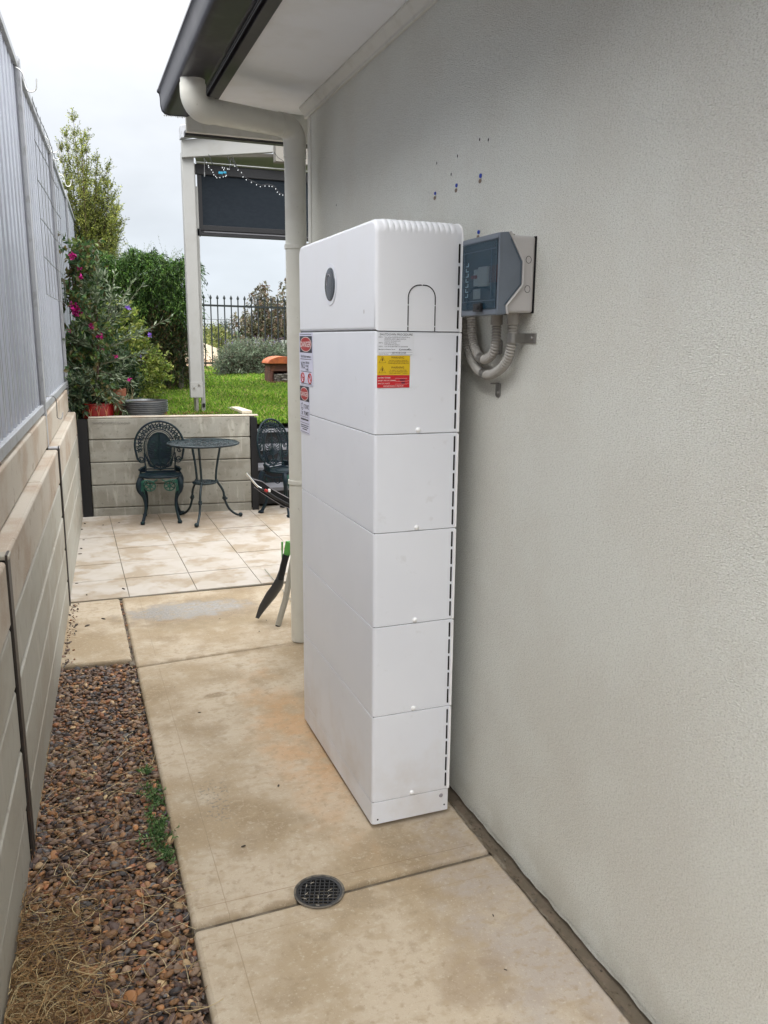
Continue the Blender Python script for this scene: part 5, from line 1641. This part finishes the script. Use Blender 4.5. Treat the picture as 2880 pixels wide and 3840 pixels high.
# clipped tall hedge
hg = thing('tall_hedge', 'tall dense dark green hedge with feathery top behind the lawn', 'hedge', (.1, 8.3, .8))
def hedge_pts(n, x0, x1, y0, y1, z0, ztop):
    x = rng.uniform(x0, x1, n); y = rng.uniform(y0, y1, n)
    zt = ztop + .05 * np.sin(x * 9) + .035 * np.sin(x * 23 + 1) + .03 * np.sin(y * 12)
    fr = rng.random(n)
    z = np.where(fr < .22, zt - rng.uniform(0, .12, n), rng.uniform(z0, 1, n) * 0 + z0 + (zt - z0) * rng.random(n))
    face = rng.random(n) < .7
    y = np.where(face, y0 + .13 * np.abs(rng.normal(size=n)) + .06 * np.sin(x * 11 + z * 7) + .05 * np.sin(z * 17), y)
    return np.stack([x, y, z], 1)
n = 7500
S0 = hedge_pts(n, -.82, .72, 7.9, 9.0, .92, 2.30)
hh = (S0[:, 2] - .9) / 1.4
D0 = unit(rng.normal(size=(n, 3)) * .7 + arr(0, -.55, .1) + (hh > .85)[:, None] * arr(0, 0, .7))
upper = hh > (.52 + .13 * np.sin(S0[:, 0] * 6))
green = [(.040, .098, .018), (.068, .145, .024), (.022, .055, .012), (.12, .20, .045)]
brown = [(.035, .050, .012), (.065, .055, .016), (.020, .032, .009), (.09, .055, .02), (.030, .075, .016)]
V_ = []
for msk, cols in ((upper, green), (~upper, brown)):
    (v, f, c_), pos = twigs(S0[msk], D0[msk], rng.uniform(.07, .20, msk.sum()), 10, .048, .011, .5, (0, 0, -.9), cols, .22, None, .35)
    V_.append((v, f, c_))
V, F, C_ = merge(V_)
bulk('foliage', V, F, leaf_mat, hg, C_)
n = 150
S0 = np.stack([rng.uniform(-.6, .72, n), rng.uniform(7.9, 8.8, n), rng.uniform(2.22, 2.34, n)], 1)
leafy(hg, 'top_sprigs', S0, unit(rng.normal(size=(n, 3)) * .45 + arr(.2, 0, .9)), rng.uniform(.08, .24, n), 8, .022, .005, [(.13, .17, .06), (.09, .14, .04)], spread=.7, stem=(.12, .13, .06), stemr=.0013)
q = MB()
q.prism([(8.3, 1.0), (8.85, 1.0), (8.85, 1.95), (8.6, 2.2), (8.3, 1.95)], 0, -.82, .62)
build('dark_core', q, M('hedge_core_shade', (.018, .030, .010), 1.0, spec=0.0, var=[(14, 4, (.035, .03, .015), .45, .6, .8)]), hg, bevel=.1)  # solid dark core, its colour stands for the shade inside the hedge
for (x, y) in ((.50, 8.0), (.0, 8.3), (-.45, 8.3), (.38, 8.3)):
    q = MB(); q.tube([(x, y, .78), (x + .02, y, 1.0), (x + .01, y + .05, 1.4)], [.035, .03, .02], n=8)
    build('trunk', q, grey_bark, hg)

# tall tree beyond the fence side
tt = thing('tall_tree', 'tall spiky olive-green tree rising above the fence behind the hedge', 'tree', (-.30, 9.6, .8))
q = MB(); SS, DD, LL = [], [], []
leaders = [(-.53, 3.56, .30), (-.42, 3.40, .25), (-.33, 3.20, .2), (-.66, 3.28, .28), (-.60, 3.42, .25), (-.24, 2.95, .18), (-.20, 2.70, .15), (-.28, 2.48, .1), (-.74, 3.05, .2), (-.45, 3.05, .2), (-.33, 2.80, .2), (-.50, 2.75, .2), (-.25, 3.12, .12), (-.19, 2.86, .1), (-.24, 2.58, .1), (-.48, 3.30, .2), (-.63, 2.9, .2), (-.40, 2.55, .2), (-.36, 2.95, .2), (-.30, 2.65, .2), (-.42, 2.85, .2), (-.22, 2.40, .2), (-.35, 2.35, .2), (-.30, 3.02, .1), (-.17, 2.72, .1), (-.16, 2.58, .1)]
for i, (x, z, _) in enumerate(leaders):
    x = -.749 + (x + .749) * 1.25; z = 1.414 + (z - 1.46) * 1.25
    y = 9.5 + random.uniform(-.25, .3)
    base_ = Vector((-.42, 9.6, 1.5 + .05 * (i % 5)))
    tip = Vector((x + random.uniform(-.01, .01), y, z))
    P = spline([base_, base_.lerp(tip, .5) + Vector((0, 0, -.10 if abs(x + .5) > .15 else 0)), tip], 7)
    q.tube(P, list(np.linspace(.014, .0022, len(P))), n=5)
    for p_i in range(3, len(P)):
        for j in range(int(30 - 19 * p_i / len(P))):
            p = P[p_i]
            out_ = (tip - base_).normalized()
            t_ = p_i / len(P)
            d = unit(arr(*out_) * .8 + rng.normal(size=3) * .55 + arr(.12 if x > -.5 else -.06, 0, .35))
            SS.append(arr(*p) + rng.normal(size=3) * .045 * (1.3 - t_)); DD.append(d); LL.append(random.uniform(.09, .30) * (1.25 - .75 * t_))
q.tube([(-.42, 9.6, .8), (-.42, 9.6, 1.2), (-.42, 9.6, 1.6)], [.05, .04, .03], n=8)
build('trunk', q, bark_mat, tt)
SS, DD, LL = np.array(SS), np.array(DD), np.array(LL)
leafy(tt, 'foliage', SS, DD, LL, 12, .032, .011, [(.22, .25, .04), (.15, .19, .035), (.29, .30, .07), (.08, .11, .025)], spread=.75, ptw=.3, stem=(.12, .10, .05), stemr=.0016)

# ================================================================== BACKGROUND GARDEN
# lavender hedge
lv_ = thing('lavender_hedge', 'grey-green lavender hedge on the far side of the lawn before the iron fence', 'hedge', (2.5, 12.5, .83))
n = 3000
x = rng.uniform(1.46, 4.2, n); prof_ = np.minimum(1, np.maximum(0, (x - 1.42) / .25)) ** .5
zt = .81 + (.51 + .03 * np.sin(x * 7)) * prof_
y = 10.9 + .25 * rng.random(n) + .25 * np.abs(rng.normal(size=n)) + .06 * np.sin(x * 13)
z = .81 + (zt - .81) * rng.random(n) ** .7
S0 = np.stack([x, y, z], 1)
D0 = unit(rng.normal(size=(n, 3)) * .6 + arr(0, -.35, .6))
leafy(lv_, 'foliage', S0, D0, rng.uniform(.06, .15, n), 9, .042, .010, [(.12, .16, .10), (.19, .23, .16), (.07, .09, .055), (.13, .085, .06)], spread=.7, w=[.4, .3, .22, .08], ptw=.3)
n = 160
S0 = np.stack([rng.uniform(1.6, 3.9, n), rng.uniform(10.95, 11.7, n), rng.uniform(1.26, 1.36, n)], 1)
leafy(lv_, 'flower_spikes', S0, unit(rng.normal(size=(n, 3)) * .25 + arr(0, 0, 1)), rng.uniform(.05, .14, n), 5, .02, .012, [(.25, .19, .38), (.20, .22, .15)], spread=.5, stem=(.2, .22, .15), stemr=.0025)
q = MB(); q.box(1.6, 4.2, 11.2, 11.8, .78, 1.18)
build('dark_core', q, M('lavender_twigs', (.045, .042, .03), 1.0), lv_, bevel=.1)

# iron fence
fy = 14.0
ifn = thing('iron_fence', 'black iron fence with pointed pickets at the end of the lawn', 'fence', (3.0, fy, .84))
def fzt(x): return 2.150 - .012 * (x - 1.74)
q = MB()
for zo in (-.125, -1.20):
    q.add([(.2, fy - .018, fzt(.2) + zo - .018), (5.2, fy - .018, fzt(5.2) + zo - .018), (5.2, fy + .018, fzt(5.2) + zo - .018), (.2, fy + .018, fzt(.2) + zo - .018),
           (.2, fy - .018, fzt(.2) + zo + .018), (5.2, fy - .018, fzt(5.2) + zo + .018), (5.2, fy + .018, fzt(5.2) + zo + .018), (.2, fy + .018, fzt(.2) + zo + .018)],
          [(0, 3, 2, 1), (4, 5, 6, 7), (0, 1, 5, 4), (1, 2, 6, 5), (2, 3, 7, 6), (3, 0, 4, 7)])
build('rail', q, iron_mat, ifn)
for k in range(-10, 24):
    x = 1.862 + k * .1293
    z = fzt(x)
    q = MB(); q.box(x - .011, x + .011, fy - .030, fy - .019, .84, z - .01)
    q.loft([[(x + r * math.cos(R(a)), fy - .024 + r * .6 * math.sin(R(a)), z + dz) for a in range(0, 360, 60)] for r, dz in ((.011, -.012), (.024, .004), (.026, .018), (.016, .045), (.002, .072))])
    build('picket', q, iron_mat, ifn)

# rusty outdoor oven / fire box
fo = thing('rusty_fire_box', 'rusty domed fire box with pale stones inside on the lawn', 'fire box', (2.08, 9.6, .80))
cx, cy, w = 1.975, 9.1, .205
q = MB(); ring = []
for k in range(13):
    a = math.pi * k / 12
    ring.append((cx - w * math.cos(a), 1.085 + .098 * math.sin(a)))
q.prism(ring, 1, cy - .20, cy + .20)
build('domed_lid', q, rust_mat, fo, bevel=.006, smooth=40)
q = MB(); q.box(cx - .17, cx + .17, cy - .16, cy + .16, .985, 1.083); q.box(cx - .175, cx - .125, cy - .16, cy + .16, .85, .985); q.box(cx + .125, cx + .175, cy - .16, cy + .16, .85, .985); q.box(cx - .125, cx + .125, cy + .08, cy + .16, .85, .985)
build('body', q, rust_dark, fo, bevel=.004)
q = MB(); q.box(cx - .18, cx + .22, cy - .24, cy + .1, .81, .850)
build('base_shelf', q, rust_dark, fo)
q = MB(); q.tube([(cx - .17, cy - .20, .98), (cx - .18, cy - .24, .81)], .009, n=6)
build('brace', q, rust_dark, fo)
q = MB()
for i in range(22):
    q.ball((cx - .10 + random.random() * .2, cy - .19 + random.random() * .12, .868 + random.random() * .075), random.uniform(.016, .03), 7, sz=(1.3, 1, .7))
q.box(cx - .11, cx + .115, cy - .13, cy + .08, .852, .945)
build('stones', q, ash_mat, fo)

# far wall, hedges, gum trees, wire
fw = thing('neighbour_wall', 'cream neighbouring wall with sloping top beyond the iron fence', 'wall', (2.2, 17, 0))
q = MB(); q.prism([(1.0, -.2), (2.50, -.2), (2.50, 1.18), (2.2, 1.30), (1.7, 1.44), (1.0, 1.5)], 1, 17, 17.25)
build('wall', q, cream_wall, fw)
q = MB(); q.box(1.0, 2.51, 16.96, 17.0, .55, .94)
build('wall_base', q, M('peach_wall_base', (.62, .42, .30), .8), fw)
wr = thing('white_rail', 'low white rail beyond the lavender at right', 'rail', (5.6, 20, 1.4))
q = MB(); q.box(4.7, 8.5, 20, 20.06, 1.30, 1.38)
for k in range(10): q.box(4.75 + k * .4, 4.79 + k * .4, 20, 20.05, -.2, 1.3)
build('rail', q, hook_mat, wr)
def bush(name, label, cat, c, r, n, cols, lL, lW, group=None, k=9):
    t = thing(name, label, cat, (c[0], c[1], 0), group)
    u = unit(rng.normal(size=(n, 3)))
    lump = 1 + .18 * np.sin(u[:, 0] * 6 + c[0]) * np.cos(u[:, 2] * 5)
    S0 = arr(*c) + u * arr(*r) * (rng.uniform(.5, 1, n) ** .5 * lump)[:, None]
    leafy(t, 'crown', S0, unit(u + rng.normal(size=(n, 3)) * .6 + arr(0, 0, .3)), rng.uniform(.5, 1.3, n) * lL * 3, k, lL, lW, cols, spread=.8, ptw=.35)
    q = MB(); q.tube([(c[0], c[1], -.2), (c[0], c[1], c[2])], [.12, .06], n=8)
    build('trunk', q, bark_mat, t)
    return t
YG = [(.20, .22, .05), (.13, .16, .04), (.28, .27, .09), (.09, .12, .03)]
bush('far_tree', 'round yellow-green tree beyond the iron fence left of the gum tree', 'tree', (3.45, 24, 1.1), (.75, .6, .62), 900, YG, .07, .035)
bush('low_bush', 'low yellow-green bush above the cream wall', 'bush', (2.55, 21, 1.0), (.65, .4, .42), 420, YG, .06, .03)
bush('distant_tree', 'green tree low on the right beyond the iron fence', 'tree', (6.0, 25, 1.1), (.95, .6, .42), 600, [(.10, .14, .04), (.06, .10, .03)], .07, .03)
bush('dark_conifer', 'small dark conifer top behind the yellow-green tree', 'tree', (4.45, 27, 1.3), (.28, .3, .58), 260, [(.03, .05, .03), (.05, .07, .04)], .08, .02)
def gum(label, base, tips, cols, n_each=24):
    t = thing('gum_tree', label, 'tree', base, 'gum trees beyond the iron fence')
    q = MB(); SS, DD, LL = [], [], []
    b0_ = Vector(base)
    for (x, z, sp_) in tips:
        tip = Vector((x, base[1] + random.uniform(-.4, .4), z))
        P = spline([b0_, b0_.lerp(tip, .45) + Vector((random.uniform(-.05, .05), 0, .1)), tip], 6)
        q.tube(P, list(np.linspace(.045, .008, len(P))), n=5)
        for i in range(n_each):
            p = P[random.randint(7, len(P) - 1)]
            SS.append(arr(*p) + rng.normal(size=3) * sp_); DD.append(unit(rng.normal(size=3) * .5 + arr(0, 0, -.35))); LL.append(random.uniform(.10, .26))
    build('trunk', q, grey_bark, t)
    leafy(t, 'foliage', np.array(SS), np.array(DD), np.array(LL), 10, .095, .042, cols, spread=.6, bend=(0, 0, -.8), stem=(.12, .09, .06), stemr=.003, ptw=.3)
GC = [(.09, .085, .04), (.06, .07, .03), (.16, .14, .09), (.12, .07, .045)]
gum('hanging-leaved gum tree in the middle beyond the iron fence', (4.72, 22, -.2), [(4.57, 2.92, .10), (4.40, 2.62, .12), (4.75, 2.75, .14), (4.90, 2.55, .14), (4.10, 2.14, .14), (3.95, 1.98, .10), (4.25, 2.0, .16), (4.55, 2.25, .18), (4.85, 2.15, .18), (5.0, 1.95, .14), (4.5, 1.70, .14), (4.42, 1.5, .10), (4.75, 1.9, .16)], GC, 60)
gum('gum tree at the right edge of the opening, beyond the iron fence', (5.7, 22.5, -.2), [(5.42, 3.0, .12), (5.30, 2.75, .12), (5.60, 2.6, .2), (5.25, 2.35, .12), (5.45, 2.2, .18), (5.9, 2.9, .2), (5.35, 1.95, .1), (6.2, 2.4, .25)], GC, 60)
pw = thing('power_line', 'thin power line crossing the sky beyond the iron fence', 'power line', (0, 30, 2.6))
q = MB()
for z in (2.62, 2.12, 1.95): q.tube([(-20, 31, z + .12), (4, 30, z), (30, 29, z - .1)], .008, n=4)
build('wire', q, black_paint, pw)
# tree line
n = 2600
x = rng.uniform(-60, 90, n)
tlz = 1.0 + 1.1 * np.abs(np.sin(x * .21)) + .5 * np.sin(x * .9)
S0 = np.stack([x, rng.uniform(85, 95, n), rng.uniform(-.5, 1, n) * 0 + rng.random(n) * (tlz + .4) - .3], 1)
(v, f, c_), _ = twigs(S0, unit(rng.normal(size=(n, 3)) + arr(0, 0, .4)), rng.uniform(.5, 1.4, n), 7, .8, .5, .8, (0, 0, 0), [(.10, .13, .07), (.07, .10, .06)], .15)
o = bulk('tree_line', v, f, leaf_mat, None, c_)
tag(o, 'far-off line of trees on the horizon', 'trees', kind='stuff')

# ================================================================== GRASS
n = 150000
d_ = rng.uniform(0, 1, n) ** 1.5
y = 4.84 + d_ * 9.4
x = -.72 + rng.random(n) * (1.7 + (y - 4.8) * .42)
lo_ = .049 * y - .93
x = np.maximum(x, lo_ + rng.uniform(0, .05, n))
keep = ~((x > .58) & (y < 5.36)) | (x > 2.25)
for (px, py, pr) in ((c1[0], c1[1], .13), (c2[0], c2[1], .185), (c3[0], c3[1], .125)):
    keep &= (x - px) ** 2 + (y - py) ** 2 > pr ** 2
keep &= ~((y < 5.25) & (x < -.1) & (rng.random(n) < .93)) & ~((y < 4.97) & (x < .0))
x, y = x[keep], y[keep]; n = len(x)
patch = .5 + .5 * np.sin(x * 3.1 + 1.3 * np.sin(y * 1.9)) * np.sin(y * 2.3 + x)
hgt = rng.uniform(.025, .06, n) * (.75 + .5 * patch)
wdt = .0016 + .00042 * y
P0 = np.stack([x, y, lawn_z(x, y)], 1)
D = unit(rng.normal(size=(n, 3)) * .42 + arr(0, 0, 1))
side = unit(np.cross(D, rng.normal(size=(n, 3))))
bend_ = rng.normal(size=(n, 3)) * .25 * hgt[:, None]; bend_[:, 2] *= .3
v = np.stack([P0 - side * wdt[:, None] * .5, P0 + side * wdt[:, None] * .5, P0 + D * hgt[:, None] * .6 + side * wdt[:, None] * .35, P0 + D * hgt[:, None] + bend_], 1).reshape(-1, 3)
f = np.arange(4 * n).reshape(n, 4)
gc = pick([(.14, .26, .025), (.20, .33, .035), (.07, .16, .018), (.30, .38, .07), (.34, .28, .12)], n, .22, [.30, .22, .26, .13, .09])
gc *= (.80 + .4 * patch)[:, None]
dry = (y > 12.2) & (x < 1.6)
gc[dry & (rng.random(n) < .5)] = (.36, .30, .11)
c_ = np.repeat(np.clip(gc, 0, 1), 4, axis=0)
o = bulk('grass', v, f, grass_mat, None, c_)
tag(o, 'bright green grass of the lawn above the garden wall', 'grass', kind='stuff')
# brown leaf litter at the foot of tub and stirrup
n = 170
P0 = np.stack([rng.uniform(-.05, .45, n), rng.uniform(4.83, 4.93, n), np.full(n, .795) + rng.uniform(0, .015, n)], 1)
v, f, c_ = leaf_arrays(P0, unit(rng.normal(size=(n, 3)) * arr(1, 1, .3)), rng.uniform(.01, .035, n), rng.uniform(.004, .012, n), pick([(.25, .10, .05), (.14, .07, .04), (.35, .22, .12)], n))
o = bulk('leaf_litter', v, f, leaf_mat, None, c_); tag(o, 'brown leaf litter along the top of the garden wall', 'leaf litter', kind='stuff')

# ================================================================== GRAVEL
def ico(sub=2):
    bm = bmesh.new(); bmesh.ops.create_icosphere(bm, subdivisions=sub, radius=1)
    v = np.array([tuple(a.co) for a in bm.verts]); f = np.array([[a.index for a in p.verts] for p in bm.faces]); bm.free()
    return v, f
iv, if_ = ico(2)
def pebbles(P0, size, name, cols, w):
    n = len(P0)
    ax = size[:, None] * np.stack([rng.uniform(.9, 1.35, n), rng.uniform(.65, 1.0, n), rng.uniform(.35, .62, n)], 1)
    q_ = rng.normal(size=(n, 4)); 
    yaw = rng.uniform(0, 2 * math.pi, n); tx_ = rng.normal(0, .35, n); ty_ = rng.normal(0, .35, n)
    cz, sz = np.cos(yaw), np.sin(yaw)
    sh_ = 1 + .16 * np.sin(iv[None, :, 0] * 2.3 + rng.uniform(0, 6, (n, 1))) * np.cos(iv[None, :, 1] * 2.1 + rng.uniform(0, 6, (n, 1)))
    base = iv[None] * ax[:, None] * sh_[..., None]
    X = base[..., 0] * cz[:, None] - base[..., 1] * sz[:, None]
    Y = base[..., 0] * sz[:, None] + base[..., 1] * cz[:, None]
    Z = base[..., 2] + X * np.sin(tx_)[:, None] * .6 + Y * np.sin(ty_)[:, None] * .6
    v = (np.stack([X, Y, Z], 2) + P0[:, None]).reshape(-1, 3)
    f = (if_[None] + (np.arange(n) * len(iv))[:, None, None]).reshape(-1, 3)
    col = np.clip(pick(cols, n, .28, w) * np.array([1.17, 1.04, .96]), 0, .6)
    return bulk(name, v, f, pebble_mat, None, np.repeat(col, len(iv), axis=0), smooth=True)
PC = [(.120, .088, .068), (.080, .058, .052), (.20, .118, .060), (.10, .102, .105), (.27, .145, .065), (.048, .045, .048), (.15, .080, .055), (.36, .28, .17), (.19, .145, .105), (.23, .11, .055)]
PW = [.24, .15, .17, .08, .05, .09, .07, .035, .14, .03]
pts = []
y = -1.75
cell = .0115
for layer in range(2):
    yy, xx = np.meshgrid(np.arange(-1.55, 1.70, cell * 1.05), np.arange(0, .46, cell), indexing='ij')
    yy = yy.ravel() + rng.uniform(-.5, .5, yy.size) * cell; xx = xx.ravel()
    x = lx(yy) + .002 + xx + rng.uniform(-.5, .5, xx.size) * cell
    k_ = (x < -.556) & (yy < 1.66) & ~((yy > 1.60) & (x > -.84))
    x, yy = x[k_], yy[k_]
    z = (-.024 if layer == 0 else -.016) + rng.uniform(-.004, .005, len(x))
    if layer == 1:
        m_ = rng.random(len(x)) < .55
        x, yy, z = x[m_], yy[m_], z[m_]
    pts.append(np.stack([x, yy, z], 1))
yy = rng.uniform(1.6, 2.5, 90); pts.append(np.stack([lx(yy) + .01 + np.abs(rng.normal(0, .018, 90)), yy, np.full(90, .003)], 1))
yy = rng.uniform(1.62, 2.5, 60); pts.append(np.stack([-.557 + rng.normal(0, .004, 60), yy, np.full(60, -.006)], 1))
P0 = np.concatenate(pts)
size = rng.gamma(6, .00118, len(P0)) * np.where(P0[:, 1] > 1.6, .6, 1.0)
o = pebbles(P0, np.clip(size, .0034, .0150), 'gravel', PC, PW)
tag(o, 'mixed brown, purple and orange pebbles between path and retaining wall', 'gravel', kind='stuff')

# dry grass strands on the gravel
def strands(n, fx, fy, fz, Lr, wr, curl, cols, name, label, cat):
    V, F, C_ = [], [], []
    K = 9
    for i in range(n):
        p = arr(fx(), fy(), fz())
        a = random.uniform(0, 6.28); L_ = random.uniform(*Lr); w_ = random.uniform(*wr)
        da = random.uniform(-curl, curl); el = random.uniform(-.05, .35)
        P = [p.copy()]
        for k in range(K - 1):
            a += da + random.uniform(-.2, .2) * curl
            el -= .10 + random.uniform(-.05, .05)
            p = p + arr(math.cos(a), math.sin(a), math.sin(el) * .5) * L_ / (K - 1)
            p[2] = max(p[2], -.012 + random.uniform(0, .004))
            p[0] = max(p[0], lx(p[1]) + .004)
            P.append(p.copy())
        P = np.array(P); T_ = unit(np.gradient(P, axis=0)); s_ = unit(np.cross(T_, arr(0, 0, 1) + rng.normal(size=3) * .3)) * w_
        s_ *= np.linspace(1, .4, K)[:, None]
        n0 = sum(len(v) for v in V)
        V.append(np.concatenate([P - s_, P + s_, P + unit(np.cross(s_, T_)) * w_ * .8]))
        for k in range(K - 1):
            F += [(n0 + k, n0 + k + 1, n0 + 2 * K + k + 1, n0 + 2 * K + k), (n0 + 2 * K + k, n0 + 2 * K + k + 1, n0 + K + k + 1, n0 + K + k)]
        C_.append(np.repeat(pick(cols, 1, .15), 3 * K, axis=0))
    o = bulk(name, np.concatenate(V), np.array(F), straw_mat, None, np.concatenate(C_))
    tag(o, label, cat, kind='stuff')
SC = [(.46, .36, .19), (.34, .22, .10), (.24, .13, .06), (.55, .46, .28)]
def gx(s=.07):
    return lambda: lx(-.5) + .012 + abs(random.gauss(0, s))
strands(3400, gx(.10), lambda: random.triangular(-1.6, .10, -.85), lambda: random.uniform(-.01, .035), (.05, .16), (.0006, .0015), .5, [(.32, .20, .085), (.22, .125, .05), (.13, .07, .032), (.44, .34, .18)], 'dry_grass', 'curled dry grass heaped against the retaining wall on the gravel', 'dry grass')
strands(520, lambda: random.uniform(-.95, -.565), lambda: random.uniform(-1.5, .9), lambda: random.uniform(-.006, .008), (.02, .17), (.0005, .0012), .10, SC + [(.2, .12, .06)], 'straw', 'loose straw stalks scattered on the gravel', 'straw')
strands(120, lambda: lx(1.5) + .02 + abs(random.gauss(0, .02)), lambda: random.uniform(-.1, 2.6), lambda: random.uniform(-.005, .004), (.015, .06), (.0006, .0013), .3, [(.20, .12, .06), (.12, .07, .04), (.35, .25, .14)], 'dry_debris', 'dry brown debris along the foot of the retaining wall', 'debris')
strands(90, lambda: -.562 - abs(random.gauss(0, .012)), lambda: random.uniform(-.9, 1.55), lambda: random.uniform(-.01, .003), (.02, .07), (.0005, .001), .3, SC, 'edge_straw', 'thin dry grass along the edge of the concrete path', 'straw')
for lb, pts_, r in (('long brown twig lying across the gravel near the green weeds', [(-.86, .20, -.002), (-.74, .205, .002), (-.60, .215, .004)], .0026), ('curved reddish twig on the gravel below the green weeds', [(-.76, .09, .0), (-.69, .055, .002), (-.60, .08, .003)], .0024),
                    ('pale straight stalk on the gravel near the path edge', [(-.69, -.20, .0), (-.60, -.115, .002)], .0013)):
    t = thing('twig', lb, 'twig', pts_[0])
    q = MB(); q.tube(spline(pts_, 5), r, n=6); build('stick', q, bark_mat if r > .002 else M('pale_stalk', (.5, .4, .24), .7), t)

# weeds at the path edge
for lb, (x, y), s_, n in (('small green weed nearest the downpipe end of the gravel edge', (-.590, .585), .022, 16), ('leafy green weed in the middle of the three at the path edge', (-.580, .42), .040, 46), ('largest green weed clump at the path edge on the gravel', (-.585, .22), .050, 90), ('dark green weed nearest the camera at the path edge', (-.572, .10), .026, 34)):
    t = thing('weed', lb, 'weed', (x, y, -.01), 'green weeds at the path edge')
    P0 = arr(x, y, -.006) + rng.normal(size=(n, 3)) * arr(s_ * .35, s_ * .8, .003)
    P0[:, 0] = np.minimum(P0[:, 0], -.560)
    leafy(t, 'leaves', P0, unit(rng.normal(size=(n, 3)) * .9 + arr(-.2, 0, .55)), rng.uniform(.5, 1.1, n) * s_ * .8, 6, .013, .006, [(.09, .18, .05), (.05, .11, .035), (.16, .25, .10)], spread=.9, stem=(.09, .15, .06), stemr=.0006)

# small dark scraps on path and patio
scr = []
for (x, y) in ((-.36, .95), (-.42, 1.22), (-.20, .33), (-.37, .05), (-.66, 2.2), (-.74, 2.12), (-.73, 2.65), (-.53, 2.70), (-.78, 2.90), (-.75, 3.6), (-.74, 3.75), (-.72, 4.0), (-.73, 4.35), (-.70, 4.55), (-.45, 4.5), (-.57, 4.45), (-.80, 2.0), (-.79, 2.15), (-.82, 2.32),
               (.10, -.62), (.16, -.45), (.05, 1.75), (-.10, 2.0), (.12, 1.9)):
    t = MB(); L_ = random.uniform(.004, .008) * (2.2 if y > 2 else 1); a = random.uniform(0, 3.1)
    t.ball((0, 0, 0), L_, 8, sz=(1, random.uniform(.25, .5), .22))
    t.move(Matrix.Translation((x, y, .0025)) @ Matrix.Rotation(a, 4, 'Z'))
    o = build('dry_scrap', t, seed_mat)
    if y > 2.54: lb = ('tiny dark dry scrap on the cream pavers', 'dry scraps on the pavers')
    elif x < -.56: lb = ('tiny dark dry scrap on the small concrete pad by the retaining wall', 'dry scraps on the concrete pad')
    elif y > 1.55: lb = ('tiny dark dry scrap on the far concrete slab near the shovel', 'dry scraps on the far slab')
    elif y < -.23: lb = ('tiny dark dry scrap on the nearest concrete slab', 'dry scraps on the nearest slab')
    else: lb = ('tiny dark dry scrap on the middle concrete slab beside the battery', 'dry scraps on the middle slab')
    tag(o, lb[0], 'scrap', lb[1])
